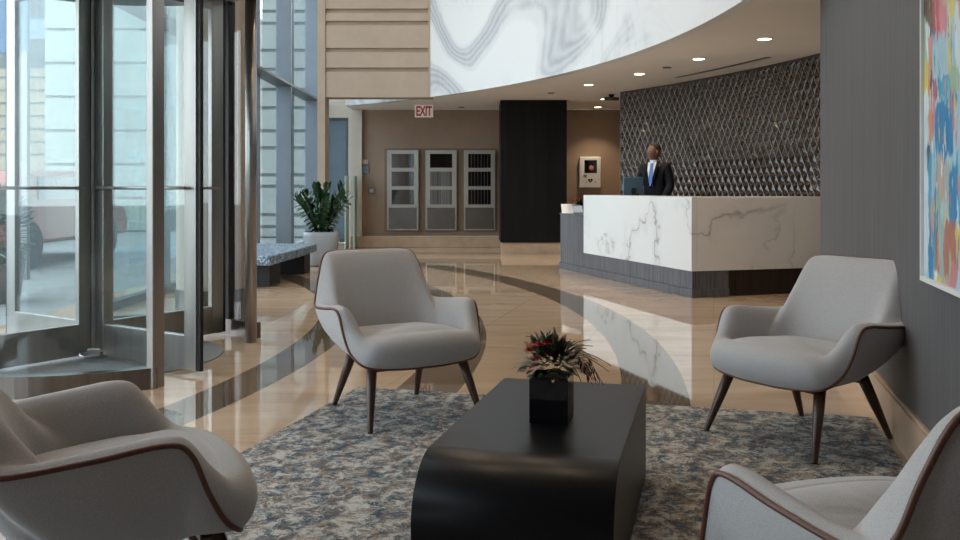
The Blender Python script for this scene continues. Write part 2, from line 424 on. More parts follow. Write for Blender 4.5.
for i in range(-rows//2, cols):       # pale strips stand in for light on tile edges along the diagonals
    p0 = None; pts = []
    for j in range(4, rows+1):
        s_ = i*a_ + (rows-j)*a_*.5 ; z = CEIL - .03 - (rows-j)*h_
        if .02 < s_ < L: pts.append((s_, z))
    if len(pts) > 1:
        A, B = pts[0], pts[-1]; n = 6
        for q in range(n):
            u0, u1 = q/n, (q+1)/n
            P = [TW(A[0]+(B[0]-A[0])*u, A[1]+(B[1]-A[1])*u, .012) for u in (u0, u1)]
            d = V(0, 0, 0); w = TW(A[0]+.0045, A[1], .012) - TW(A[0]-.0045, A[1], .012)
            vs = [bg.verts.new(P[0]-w/2), bg.verts.new(P[0]+w/2), bg.verts.new(P[1]+w/2), bg.verts.new(P[1]-w/2)]
            bg.faces.new(vs)
for i in range(0, cols + rows//2 + 2):       # painted lit edges of the opposite diagonals, on the upper rows
    pts = []
    for j in range(int(rows*.62), rows+1):
        s_ = i*a_ - (rows-j)*a_*.5; z = CEIL - .03 - (rows-j)*h_
        if .02 < s_ < L: pts.append((s_, z))
    if len(pts) > 1:
        A, B = pts[0], pts[-1]; w = TW(A[0]+.003, A[1], .010) - TW(A[0]-.003, A[1], .010)
        P = [TW(A[0], A[1], .010), TW(B[0], B[1], .010)]
        bg.faces.new([bg.verts.new(p) for p in (P[0]-w/2, P[0]+w/2, P[1]+w/2, P[1]-w/2)])
obj('lit_edge_strips', bg, M['lit_edge'], wt)
# hidden returns that close the service side
obj('wall_service', boxes(bx(2.95, 3.15, 14.0, 17.6, 0, CEIL), bx(3.0, 5.2, 6.2, 6.4, 0, CEIL)), M['plaster_brown'], kind='structure')

# ------------------------------------------------------------------ curtain wall
XW = -3.5
w1 = thing('window_1', None, None, (XW, 0, 0), kind='structure')
for y in (12.7, 15.44, 18.0):
    obj('mullion', boxes(bx(0, .26, y, y+.09, 0, 7)), M['fin'], w1, bevel=.006)
for y in (14.1, 16.67, 19.1, 11.4, 10.0):
    obj('mullion', boxes(bx(-.02, .05, y, y+.03, 0, 7)), M['mullion_dark'], w1)
for z in (.0, 5.2):
    obj('transom', boxes(bx(-.02, .07, 8.3, 19.12, z, z+.08)), M['mullion_dark'], w1)
obj('transom', boxes(bx(-.02, .275, 8.5, 18.75, 2.90, 2.94)), M['mullion_dark'], w1)
obj('pane', boxes(bx(.0, .012, 8.3, 19.12, .05, 7)), M['glass'], w1)
w2 = thing('window_2', None, None, (-3.3, 0, 0), kind='structure')
for y in (-.5, 1.8, 4.15): obj('mullion', boxes(bx(-.03, .12, y, y+.09, 0, 3.1)), M['fin'], w2)
for z in (.0, 3.02): obj('transom', boxes(bx(-.02, .07, -.5, 4.3, z, z+.08)), M['mullion_dark'], w2)
obj('pane', boxes(bx(.0, .012, -.45, 4.3, .05, 3.05)), M['glass'], w2)
# glass above the revolving door
w3 = thing('window_3', None, None, (-3.4, 0, 0), kind='structure')
obj('pane', boxes(bx(0, .012, 4.3, 8.3, 3.1, 7)), M['glass'], w3)
obj('transom', boxes(bx(-.02, .07, 4.3, 8.3, 5.2, 5.28), bx(-.02, .07, 4.3, 8.3, 3.05, 3.13)), M['mullion_dark'], w3)
# round beige column behind the revolving door
bm = bmesh.new(); lathe(bm, [(.30, .26), (.30, 7)], 40, (-2.40, 8.05, 0)); obj('column_round', bm, M['plaster_beige'], kind='structure', smooth=False)
bm = bmesh.new(); lathe(bm, [(.31, 0), (.31, .26)], 40, (-2.40, 8.05, 0)); obj('baseboard_round_column', bm, M['steel_dark'], kind='structure')

# ------------------------------------------------------------------ revolving door
DX, DY, DR = -2.62, 6.12, 1.18
rd = thing('door_1', 'revolving glass door with stainless steel frames and round steel post', None, (DX, DY, 0), kind='structure')
LA = math.atan2(-.56, .83)
ZT = 2.62
for k in range(4):
    a = LA + k*PI/2
    lf = obj('door_leaf', boxes(bx(.045, .13, -.022, .022, .05, ZT), bx(.97, 1.08, -.022, .022, .03, ZT), bx(.13, .97, -.022, .022, .03, .24), bx(.13, .97, -.022, .022, ZT-.09, ZT)), M['steel'], rd, bevel=.004)
    lf.rotation_euler = (0, 0, a)
    obj('pane', boxes(bx(.12, 1.0, -.005, .005, .22, ZT-.08)), M['door_glass'], lf)
    bm = bmesh.new(); 
    for sgn in (-1, 1):
        tube(bm, [(.10, .05*sgn, 1.15), (1.02, .05*sgn, 1.15)], .011, 10)
        for x in (.10, 1.02): tube(bm, [(x, 0, 1.15), (x, .05*sgn, 1.15)], .009, 8)
    obj('push_bar', bm, M['steel'], lf, smooth=True)
    bm = boxes(bx(1.08, 1.11, -.012, .012, .03, ZT)); obj('weather_strip', bm, M['black'], lf)
bm = bmesh.new(); lathe(bm, [(.045, 0), (.045, ZT+.1)], 20); obj('centre_shaft', bm, M['steel_dark'], rd, smooth=False)
bm = boxes(bx(-.07, .07, -.07, .07, .02, .07)); lathe(bm, [(.10, .0), (.10, .025), (.06, .04)], 20); obj('pivot', bm, M['steel'], rd, bevel=.004)
aP = math.atan2(5.19-DY, -1.87-DX)       # front post
aQ = math.atan2(6.72-DY, -1.70-DX)
def drum(a0, a1):
    bm = bmesh.new(); arcwall(bm, 0, 0, DR-.035, DR+.045, a0, a1, 0, .12, 30); obj('drum_curb', bm, M['steel_dark'], rd)
    bm = bmesh.new(); arcwall(bm, 0, 0, DR-.006, DR+.006, a0, a1, .12, ZT, 30); o = obj('drum_glass', bm, M['door_glass'], rd)
drum(aP, aP - math.radians(105)); drum(aQ + math.radians(7), aQ + math.radians(80))
for a in (aP - math.radians(105), aQ + math.radians(80)):
    obj('drum_post', boxes((((DR)*math.cos(a), DR*math.sin(a), ZT/2), (.09, .06, ZT), a)), M['steel_dark'], rd)
obj('drum_post', boxes((((DR+.01)*math.cos(aP), (DR+.01)*math.sin(aP), ZT/2), (.05, .10, ZT), math.radians(-20))), M['steel'], rd, bevel=.006)
bm = bmesh.new(); tube(bm, [(-1.71-DX, 6.72-DY, 0), (-1.71-DX, 6.72-DY, ZT+.1)], .043, 32); obj('steel_pole', bm, M['steel'], rd, smooth=True)
aa = math.atan2(.98, .60)
obj('drum_post', boxes((((DR-.0)*math.cos(aa), (DR-.0)*math.sin(aa), ZT/2), (.07, .11, ZT), aa)), M['black'], rd)
bm = bmesh.new(); lathe(bm, [(DR+.08, ZT+.02), (DR+.08, 3.1)], 60); obj('canopy', bm, M['steel_dark'], rd)
bm = bmesh.new(); lathe(bm, [(.84, .0), (.84, .006)], 60); obj('floor_mat', bm, simple('grey_entrance_mat', (.20, .20, .20), .8, var=.2, sc=60), rd)

# ------------------------------------------------------------------ armchairs
def chair_mesh():
    # stations of the half loop (x>0 is the sitter's left), front = +Y local. R rim, C1, C2, S seat loop, Mo outer mid, B bottom
    st = [
     # R                     C1                    C2                   S                    Mo                   B
     ((0, -.43, .802),     (0, -.365, .837),      (0, -.255, .60),     (0, -.205, .41),     (0, -.39, .50),      (0, -.23, .285)),
     ((.20, -.43, .800),   (.19, -.365, .835),   (.16, -.25, .60),    (.15, -.20, .41),    (.22, -.385, .50),   (.14, -.22, .285)),
     ((.264, -.41, .776),  (.245, -.345, .80),   (.225, -.23, .58),   (.215, -.17, .41),   (.30, -.35, .48),    (.19, -.19, .285)),
     ((.303, -.378, .675), (.275, -.305, .685),  (.258, -.18, .54),   (.242, -.12, .41),   (.325, -.31, .45),   (.21, -.14, .285)),
     ((.333, -.345, .560), (.305, -.27, .585),   (.275, -.14, .50),   (.256, -.08, .41),   (.345, -.25, .40),   (.225, -.10, .285)),
     ((.354, -.285, .528),  (.312, -.24, .575),   (.278, -.10, .50),   (.263, -.04, .412),  (.358, -.18, .39),   (.235, -.05, .285)),
     ((.374, -.10, .540),  (.320, -.08, .592),   (.280, -.04, .51),   (.268, .02, .415),   (.368, -.05, .39),   (.245, .02, .285)),
     ((.381, .055, .555),  (.322, .055, .605),   (.284, .05, .52),    (.272, .08, .418),   (.370, .05, .39),    (.25, .08, .285)),
     ((.378, .115, .528),  (.330, .13, .585),    (.288, .11, .52),    (.272, .13, .42),    (.365, .10, .37),    (.25, .12, .285)),
     ((.368, .160, .425),  (.338, .200, .475),   (.298, .185, .485),  (.268, .175, .425),  (.348, .14, .33),    (.245, .135, .285)),
     ((.345, .205, .345),  (.332, .262, .390),   (.305, .245, .445),  (.246, .205, .430),  (.316, .175, .30),   (.23, .16, .285)),
     ((.285, .258, .295),  (.280, .325, .335),   (.258, .325, .440),  (.19, .235, .435),   (.25, .21, .283),    (.18, .18, .283)),
     ((.13, .288, .280),   (.135, .355, .325),   (.125, .355, .450),  (.09, .245, .440),   (.12, .24, .281),    (.09, .20, .283)),
     ((0, .294, .279),     (0, .362, .323),      (0, .362, .452),     (0, .25, .440),      (0, .245, .281),     (0, .205, .283)),
    ]
    full = st + [tuple((-p[0], p[1], p[2]) for p in s) for s in st[-2:0:-1]]
    cols = [cr([V(*s[k]) for s in full], 5) for k in range(6)]
    return cols
CH = chair_mesh()
def mk_shell():
    R, C1, C2, S, Mo, B = CH; n = len(R); bm = bmesh.new(); rows = []
    for t in (0, .12, .3, .5, .7, .85, 1):
        rows.append([bm.verts.new(bez(R[i], R[i].lerp(Mo[i], .55), Mo[i].lerp(B[i], .12), B[i], t)) for i in range(n)])
    for A, Bb in zip(rows, rows[1:]):
        for i in range(n): bm.faces.new((A[i], A[(i+1) % n], Bb[(i+1) % n], Bb[i]))
    bm.faces.new(rows[-1]); return bm
def mk_inner():
    R, C1, C2, S, Mo, B = CH; n = len(R); bm = bmesh.new(); rows = []
    for t in (0, .06, .14, .24, .36, .5, .64, .78, .9, 1):
        rows.append([bm.verts.new(bez(R[i], C1[i], C2[i], S[i], t)) for i in range(n)])
    for A, Bb in zip(rows, rows[1:]):
        for i in range(n): bm.faces.new((A[i], Bb[i], Bb[(i+1) % n], A[(i+1) % n]))
    return bm
def mk_seat():
    S = CH[3]; n = len(S); bm = bmesh.new(); rows = []
    c = V(0, .03, 0)
    for k, dz in ((1.04, -.012), (.97, .006), (.88, .014), (.7, .018), (.45, .020), (.2, .021)):
        row = []
        for i in range(n):
            fr_ = min(1, max(0, (S[i].y-.05)/.13)); kk = k if k < 1 else 1 + .04*(1-fr_)
            p = V(c.x + (S[i].x-c.x)*kk, c.y + (S[i].y-c.y)*kk, S[i].z + (dz if k < .98 else dz*(1-fr_)))
            if k > .8 and k < 1: p.z -= .008*fr_
            row.append(bm.verts.new(p))
        rows.append(row)
    for A, Bb in zip(rows, rows[1:]):
        for i in range(n): bm.faces.new((A[i], A[(i+1) % n], Bb[(i+1) % n], Bb[i]))
    cv = bm.verts.new((c.x, c.y, sum(v.co.z for v in rows[-1])/n)); R_ = rows[-1]
    for i in range(n): bm.faces.new((R_[i], R_[(i+1) % n], cv))
    return bm
def armchair(label, x, y, face):
    # face: direction (fx, fy) the sitter looks
    rot = math.atan2(face[1], face[0]) - PI/2
    r = thing('armchair', label, 'armchair', (x, y, .0065), rot, 'grey lounge armchairs around the black table')
    obj('outer_shell', mk_shell(), M['fabric'], r, smooth=True)
    obj('backrest', mk_inner(), M['fabric'], r, smooth=True)
    obj('seat', mk_seat(), M['fabric'], r, smooth=True)
    bm = bmesh.new(); tube(bm, CH[0], .0068, 8, closed=True)
    p = obj('piping', bm, M['leather'], r, smooth=True); p['label'] = 'brown leather piping'
    bm = boxes(bx(-.21, .21, -.19, -.14, .262, .285), bx(-.24, .24, .17, .22, .262, .285), bx(-.03, .03, -.14, .17, .265, .284)); obj('seat_frame', bm, M['walnut'], r, bevel=.004)
    for sx in (-1, 1):
        for (tx, ty, fx, fy) in ((.245, .20, .30, .31), (.2, -.165, .24, -.31)):
            bm = bmesh.new()
            A, Bq = V(sx*tx, ty, .285), V(sx*fx, fy, 0)
            tube(bm, [A, A.lerp(Bq, .35), A.lerp(Bq, .98), Bq], [.026, .023, .013, .011], 14)
            l = obj('leg', bm, M['walnut'], r, smooth=True)
    return r
armchair('grey armchair facing the camera, left of the black table by the rug edge', -.406, 4.603, (.5, -.866))
armchair('grey armchair beside the dark grey wall under the abstract painting', 1.485, 4.15, (-.84, -.54))
armchair('grey armchair seen from its side in the lower left corner near the revolving door', -.962, 2.35, (.86, .51))
armchair('grey armchair in the lower right corner, turned away and cut off', .885, 1.905, (-.31, .951))

# ------------------------------------------------------------------ rug
def UV(u, v, o): return (o[0] + u*UX + v*UY, o[1] + u*UY - v*UX)
O = (-.70, 5.18)
bm = bmesh.new(); prism(bm, [UV(0, 0, O), UV(0, 2.74, O), UV(-4.2, 2.74, O), UV(-4.2, 0, O)], .001, .006)
rug = obj('area_rug', bm, M['rug'])
tag(rug, 'blue grey and rust distressed pattern area rug on the marble floor', 'rug')

# ------------------------------------------------------------------ coffee table
tH = .37; r = tH/2
tl = thing('coffee_table', 'low black coffee table with rounded front edge standing on the rug', 'coffee table', (-.153, 2.75, .0065), -math.asin(UX))
def prof(inset=0):
    pts = []
    for k in range(25):
        a = PI*k/24; pts.append((-(r-inset)*math.sin(a), r + (r-inset)*math.cos(a)))
    return pts
bm = bmesh.new()
W = .578; Lt = 1.01; N = []
P = [(Lt, tH-.012)] + [(p[0], p[1]-.012) for p in prof()] + [(Lt, -.012+.0)]
P = [(a, max(b, 0.0)) for a, b in P]
va = [bm.verts.new((0, a, b)) for a, b in P]; vb = [bm.verts.new((W, a, b)) for a, b in P]
bm.faces.new(va); bm.faces.new(vb[::-1])
for i in range(len(P)):
    f = bm.faces.new((va[i], va[(i+1) % len(P)], vb[(i+1) % len(P)], vb[i]))
    f.smooth = 1 <= i <= 24
bmesh.ops.recalc_face_normals(bm, faces=bm.faces)
tb = obj('table_body', bm, M['table'], tl, bevel=.003)

# ------------------------------------------------------------------ flower arrangement on table
fl = thing('flower_arrangement', 'black square glass vase of red flowers and dark foliage on the coffee table', 'flower vase', (.243, 3.05, tH-.0045), -math.asin(UX))
bm = bmesh.new(); w = .065
outer = [(-w, -w), (w, -w), (w, w), (-w, w)]; inn = [(x*.9, y*.9) for x, y in outer]
prism(bm, outer, 0, .02)
for i in range(4): prism(bm, [outer[i], outer[(i+1) % 4], inn[(i+1) % 4], inn[i]], .02, .155)
obj('vase', bm, M['black_glass'], fl, bevel=.002)
obj('soil', boxes(bx(-.056, .056, -.056, .056, .021, .14)), M['soil'], fl)
def leafblade(bm, p, d, L, w, bend=.3, mat=0, n=4):
    d = d.normalized(); side = d.cross(V(0, 0, 1))
    if side.length < .1: side = V(1, 0, 0)
    side.normalize(); prev = None; q = p.copy(); dd = d.copy()
    for i in range(n+1):
        t = i/n; ww = w*math.sin(PI*min(.98, t*.85+.12))
        a, b = bm.verts.new(q + side*ww), bm.verts.new(q - side*ww)
        if prev: bm.faces.new((prev[0], prev[1], b, a)).material_index = mat
        prev = (a, b); q = q + dd*L/n; dd = (dd + V(0, 0, -bend/n)).normalized()
rnd = random.Random(3)
bm = bmesh.new()
for i in range(430):
    a = rnd.uniform(0, 2*PI); el = rnd.uniform(-.15, 1.4)
    d = V(math.cos(a)*math.cos(el), math.sin(a)*math.cos(el), math.sin(el))
    rr = rnd.uniform(.045, .098)
    p = V(0, 0, .18) + V(d.x*rr*1.15, d.y*rr*1.15, d.z*rr*.9)
    leafblade(bm, p, d + V(rnd.uniform(-.4, .4), rnd.uniform(-.4, .4), rnd.uniform(-.3, .3)), rnd.uniform(.028, .05), rnd.uniform(.005, .011), .7, rnd.choice((0, 0, 0, 0, 1, 1, 2)))
obj('foliage', bm, [M['leaf_dark'], M['leaf_wine'], M['leaf']], fl, kind='stuff')
def blossom(par, p, R_, m, nm='flower'):
    bm = bmesh.new()
    for ring, (k, rr, el) in enumerate(((7, 1, .25), (6, .75, .7), (4, .45, 1.2))):
        for i in range(k):
            a = i*2*PI/k + ring*.4; d = V(math.cos(a)*math.cos(el), math.sin(a)*math.cos(el), math.sin(el))
            leafblade(bm, V(*p), d, R_*rr*1.2, R_*.33, .5, 0, 3)
    return obj(nm, bm, m, par)
for x, y, z, R_ in ((-.035, -.03, .255, .026), (-.008, -.035, .262, .024), (-.07, -.035, .235, .022), (-.055, 0, .25, .024), (-.015, .02, .26, .024), (.07, -.01, .21, .02), (-.04, -.06, .215, .02)):
    blossom(fl, (x, y, z), R_, M['red_petal'])
bm = bmesh.new(); leafblade(bm, V(-.05, -.03, .235), V(-.8, .1, .55), .06, .008, .2); leafblade(bm, V(-.05, -.03, .235), V(-.7, .3, .8), .05, .007, .2); obj('lily_petal', bm, M['orange_petal'], fl)
for i in range(16):
    bm = bmesh.new(); a = rnd.uniform(-1.2, 1.0) if i < 12 else rnd.uniform(0, 2*PI)
    pts = []; q = V(.03, 0, .19); d = V(math.cos(a)*.35, math.sin(a)*.35, 1.1); kk = rnd.uniform(.8, 3.2); n_ = rnd.randint(8, 13)
    for s_ in range(n_):
        pts.append(q.copy()); q = q + d.normalized()*.018; d = d + V(math.cos(a+s_*.12)*.13*kk, math.sin(a+s_*.12)*.13*kk, -.13*kk)
        if i % 4 == 0 and s_ > 6: d = d + V(-.5, 0, -.1)
    tube(bm, pts, .0013, 5); obj('grass_stem', bm, M['leaf_dry'] if i % 2 else M['leaf_dark'], fl)
for i in range(7):
    bm = bmesh.new(); a = rnd.uniform(-.6, .5)
    q = V(.05, -.02, .19) + V(rnd.uniform(0, .04), 0, rnd.uniform(-.01, .03)); pts = [q, q + V(math.cos(a)*.05, math.sin(a)*.05, .01), q + V(math.cos(a)*.08, math.sin(a)*.08, -.045)]
    tube(bm, pts, .001, 5)
    for t in range(5):
        leafblade(bm, pts[1].lerp(pts[2], t/4), V(rnd.uniform(-.4, .6), rnd.uniform(-.4, .4), -.9), .025, .004, .1)
    obj('drooping_sprig', bm, M['leaf_wine'], fl)

# ------------------------------------------------------------------ reception desk
D0 = (2.21, 9.4); DA = math.atan2(.9565, -.2915)        # along the front face, away from camera
desk = thing('reception_desk', 'white veined marble reception desk on a grey wood base', 'reception desk', (D0[0], D0[1], 0), 0)
fx, fy = -.2902, .9570      # front direction
sx_, sy_ = .957, .2902      # side direction
def DP(a, b): return (fx*a + sx_*b, fy*a + sy_*b)
def slab(name, a0, a1, b0, b1, z0, z1, m, par, bev=.003):
    bm = bmesh.new(); prism(bm, [DP(a0, b0), DP(a1, b0), DP(a1, b1), DP(a0, b1)], z0, z1); return obj(name, bm, m, par, bevel=bev)
fr_ = slab('front_panel', 0, 2.82, 0, .06, .278, 1.056, M['marble'], desk)
slab('side_panel', -.0, .06, .062, 1.68, .278, 1.056, M['marble'], desk)
slab('counter_top', .062, 2.82, .062, .5, 1.016, 1.056, M['marble'], desk)
slab('counter_top', .062, .5, .5, 1.66, 1.016, 1.056, M['marble'], desk)
slab('base_panel', .01, 3.68, .012, .45, .09, .277, M['grey_wood'], desk)
slab('plinth', -.006, 3.70, -.004, .45, 0, .088, M['grey_wood'], desk, .006)
slab('side_base', .05, .45, .455, 1.66, 0, .277, M['espresso'], desk)
slab('low_counter', 2.825, 3.68, .012, .6, .278, .775, M['grey_wood'], desk)
slab('low_counter_top', 2.825, 3.69, .0, .62, .776, .79, M['grey_wood'], desk)
def dworld(a, b, z=0): p = DP(a, b); return (D0[0]+p[0], D0[1]+p[1], z)
ra = math.atan2(fy, fx)
# cards and flowers on the low counter
c = thing('card_holder', 'white slanted card standing on the low end of the reception desk', 'card holder', dworld(3.59, .10, .791), .1)
bm = bmesh.new(); 
vs = [(-.10, -.05, 0), (.10, -.05, 0), (.10, .03, .13), (-.10, .03, .13)]
v1_ = [bm.verts.new(p) for p in vs]; v2_ = [bm.verts.new((p[0], p[1]+.012, p[2])) for p in vs]
bm.faces.new(v1_); bm.faces.new(v2_[::-1])
for i in range(4): bm.faces.new((v1_[i], v2_[i], v2_[(i+1) % 4], v1_[(i+1) % 4]))
obj('card', bm, M['paper'], c); obj('holder_foot', boxes(bx(-.09, .09, -.04, .05, 0, .012)), M['white_paint'], c)
c = thing('payment_terminal', 'small pale blue screen tablet beside the white card on the desk end', 'tablet', dworld(3.31, .12, .791), .1)
bm = bmesh.new(); v1_ = [bm.verts.new((p[0]*.62, p[1], p[2]*.92)) for p in vs]; v2_ = [bm.verts.new((p[0]*.62, p[1]+.015, p[2]*.92)) for p in vs]
bm.faces.new(v1_); bm.faces.new(v2_[::-1])
for i in range(4): bm.faces.new((v1_[i], v2_[i], v2_[(i+1) % 4], v1_[(i+1) % 4]))
obj('casing', bm, M['monitor'], c)
bm = bmesh.new(); bm.faces.new([bm.verts.new(p) for p in ((-.068, -.042, .017), (.068, -.042, .017), (.068, .015, .105), (-.068, .015, .105))]); o = obj('screen', bm, M['blue_card'], c); o.location = (0, -.006, 0)
c = thing('flower_pot', 'small pot of red flowers behind the cards on the desk end', 'flower pot', dworld(3.52, .24, .791))
bm = bmesh.new(); lathe(bm, [(.04, 0), (.055, .09)], 20); obj('pot', bm, M['black_glass'], c, smooth=False)
bm = bmesh.new()
for i in range(60):
    a = rnd.uniform(0, 2*PI); el = rnd.uniform(.2, 1.4); leafblade(bm, V(0, 0, .08), V(math.cos(a)*math.cos(el), math.sin(a)*math.cos(el), math.sin(el)), rnd.uniform(.08, .17), .012, .6)
obj('foliage', bm, M['leaf'], c, kind='stuff')
for x, y, z in ((-.09, -.02, .17), (-.05, .03, .20), (-.11, .03, .14), (.03, -.04, .20)): blossom(c, (x, y, z), .035, M['red_petal'])
# monitor
mo = thing('computer_monitor', 'back of a blue grey computer monitor behind the marble counter', 'monitor', dworld(2.55, .36, 1.0565), math.radians(8))
mo.location = dworld(2.75, .70, .73)
obj('screen_housing', boxes(bx(-.14, .14, -.02, .02, .27, .57)), M['monitor'], mo, bevel=.01)
obj('stand', boxes(bx(-.03, .03, -.045, -.02, .0, .42), bx(-.1, .1, -.08, .06, 0, .015)), M['black'], mo, bevel=.004)
bm = boxes(bx(-.125, .125, .02, .022, .285, .555)); obj('screen', bm, M['dark_win'], mo)
wd = obj('staff_worktop', (lambda b: prism(b, [DP(.5, .52), DP(2.82, .52), DP(2.82, .85), DP(.5, .85)], .70, .73))(bmesh.new()), M['espresso'], desk)

# ------------------------------------------------------------------ receptionist
def skin(name, verts, edges, rad, mat, parent, root=0, sub=2):
    me = bpy.data.meshes.new(name); me.from_pydata([Vector(v) for v in verts], edges, [])
    o = bpy.data.objects.new(name, me); C.objects.link(o)
    if parent: o.parent = parent
    md = o.modifiers.new('skin', 'SKIN'); md.use_smooth_shade = True
    for i, sv in enumerate(me.skin_vertices[0].data):
        rr = rad[i]; sv.radius = rr if isinstance(rr, tuple) else (rr, rr); sv.use_root = (i == root)
    ss = o.modifiers.new('sub', 'SUBSURF'); ss.levels = sub; ss.render_levels = sub
    me.materials.append(mat); return o
pr = thing('person', 'man in a black suit, white shirt and blue tie standing behind the reception desk', 'person', (2.37, 12.22, 0), math.atan2(-.80, -.60)+PI/2)
# local: +Y is behind him, he faces -Y ; x to his left
bv = [(0, 0, .98), (0, .01, 1.20), (0, .01, 1.40), (0, .0, 1.50), (0, -.01, 1.56),
      (.17, .01, 1.43), (.22, .01, 1.18), (.20, -.14, 1.0), (.18, -.26, .99),
      (-.17, .01, 1.43), (-.22, .01, 1.18), (-.20, -.14, 1.0), (-.18, -.26, .99),
      (.09, 0, .90), (.10, -.01, .50), (.10, .02, .08), (.10, -.12, .03),
      (-.09, 0, .90), (-.10, -.01, .50), (-.10, .02, .08), (-.10, -.12, .03)]
be = [(0, 1), (1, 2), (2, 3), (3, 4), (2, 5), (5, 6), (6, 7), (7, 8), (2, 9), (9, 10), (10, 11), (11, 12), (0, 13), (13, 14), (14, 15), (15, 16), (0, 17), (17, 18), (18, 19), (19, 20)]
br_ = [(.13, .09), (.13, .09), (.13, .09), .055, .052, .04, .035, .03, .022, .04, .035, .03, .022, .085, .06, .04, .035, .085, .06, .04, .035]
body = skin('body', bv, be, br_, M['skin'], pr)
jk = skin('suit_jacket', [(0, 0, .86), (0, .005, 1.02), (0, .01, 1.2), (0, .015, 1.40), (.175, .01, 1.435), (.235, .01, 1.18), (.205, -.14, 1.01), (-.175, .01, 1.435), (-.235, .01, 1.18), (-.205, -.14, 1.01)],
     [(0, 1), (1, 2), (2, 3), (3, 4), (4, 5), (5, 6), (3, 7), (7, 8), (8, 9)], [(.17, .12), (.165, .115), (.165, .115), (.14, .10), .07, .062, .048, .07, .062, .048], M['suit'], pr)
skin('trousers', [(0, 0, .95), (.09, 0, .88), (.10, -.01, .50), (.10, .02, .09), (-.09, 0, .88), (-.10, -.01, .50), (-.10, .02, .09)], [(0, 1), (1, 2), (2, 3), (0, 4), (4, 5), (5, 6)], [(.13, .10), .10, .075, .06, .10, .075, .06], M['suit'], pr)
# head
def head(bm, c, yaw):
    R_ = Matrix.Rotation(yaw, 4, 'Z')
    n, k = 18, 24
    for_ = []
    for i in range(1, n):
        el = PI*i/n - PI/2; row = []
        for j in range(k):
            a = 2*PI*j/k; x = math.cos(el)*math.sin(a); y = -math.cos(el)*math.cos(a); z = math.sin(el)
            sx = .076*(1 - .22*max(0, -z)); sy = .096*(1 - .10*max(0, -z)); p = V(x*sx, y*sy, z*.118)
            fr = max(0, -y)*max(0, 1-abs(x)*5)
            p.y -= .024*fr*math.exp(-((z+.10)/.16)**2)      # nose
            p.y += .010*max(0, -y)*math.exp(-((z-.15)/.12)**2)*max(0, 1-abs(abs(x)-.38)*5)  # sockets
            p.y -= .008*fr*math.exp(-((z+.48)/.08)**2)
            p.y -= .010*max(0, -y)*math.exp(-((z+.85)/.18)**2)
            row.append(bm.verts.new(V(*c) + R_ @ p))
        for_.append(row)
    for A, B in zip(for_, for_[1:]):
        for j in range(k): bm.faces.new((A[j], A[(j+1) % k], B[(j+1) % k], B[j]))
    bm.faces.new(for_[0][::-1]); bm.faces.new(for_[-1])
    for sg in (-1, 1):
        bmesh.ops.create_uvsphere(bm, u_segments=8, v_segments=6, radius=1, matrix=Matrix.Translation(V(*c)) @ R_ @ Matrix.Translation((sg*.077, .012, -.005)) @ Matrix.Diagonal((.012, .022, .032, 1)))
HC = (0, -.02, 1.635); YAW = -.55
bm = bmesh.new(); head(bm, HC, YAW); obj('head', bm, M['skin'], pr, smooth=True)
bm = bmesh.new()
r_ = bmesh.ops.create_uvsphere(bm, u_segments=24, v_segments=16, radius=1, matrix=Matrix.Translation(HC) @ Matrix.Rotation(YAW, 4, 'Z') @ Matrix.Translation((0, .012, .022)) @ Matrix.Diagonal((.081, .096, .105, 1)))
inv = (Matrix.Translation(HC) @ Matrix.Rotation(YAW, 4, 'Z')).inverted()
kill = [v for v in bm.verts if (lambda p: (p.z < .058 - .35*(p.y+.03) and p.z < .075) or p.z < -.05)(inv @ v.co)]
bmesh.ops.delete(bm, geom=kill, context='VERTS'); obj('hair', bm, M['hair'], pr, smooth=True)
Rm = Matrix.Translation(HC) @ Matrix.Rotation(YAW, 4, 'Z')
for sg in (-1, 1):
    bm = bmesh.new(); bmesh.ops.create_uvsphere(bm, u_segments=8, v_segments=6, radius=.009, matrix=Rm @ Matrix.Translation((sg*.03, -.080, .012)))
    obj('eye', bm, M['eye'], pr, smooth=True)
bm = bmesh.new(); bmesh.ops.create_uvsphere(bm, u_segments=10, v_segments=6, radius=1, matrix=Rm @ Matrix.Translation((0, -.089, -.056)) @ Matrix.Diagonal((.022, .008, .006, 1))); obj('mouth', bm, M['lip'], pr, smooth=True)
# shirt front, collar, tie, lapels
bm = bmesh.new()
def strip(bm, pts): bm.faces.new([bm.verts.new(p) for p in pts])
prism_pts = [(-.062, 1.50), (.062, 1.50), (.05, 1.38), (.012, 1.17), (-.012, 1.17), (-.05, 1.38)]
a1 = [bm.verts.new((x, -.112 - .012*(1.5-z)/.33 + (.045 if z > 1.45 else 0), z)) for x, z in prism_pts]
a2 = [bm.verts.new((v.co.x, v.co.y+.03, v.co.z)) for v in a1]
bm.faces.new(a1); bm.faces.new(a2[::-1])
for i in range(6): bm.faces.new((a1[i], a2[i], a2[(i+1) % 6], a1[(i+1) % 6]))
lathe(bm, [(.062, 1.475), (.058, 1.53)], 20, (0, -.005, 0)); obj('shirt', bm, M['shirt'], pr)
bm = bmesh.new()
tp = [(-.016, 1.485, -.078), (.016, 1.485, -.078), (.013, 1.455, -.10), (.030, 1.22, -.13), (0, 1.17, -.132), (-.030, 1.22, -.13), (-.013, 1.455, -.10)]
a1 = [bm.verts.new((x, y-.006, z)) for x, z, y in tp]; a2 = [bm.verts.new((x, y+.006, z)) for x, z, y in tp]
bm.faces.new(a1); bm.faces.new(a2[::-1])
for i in range(7): bm.faces.new((a1[i], a2[i], a2[(i+1) % 7], a1[(i+1) % 7]))
obj('tie', bm, M['tie'], pr)
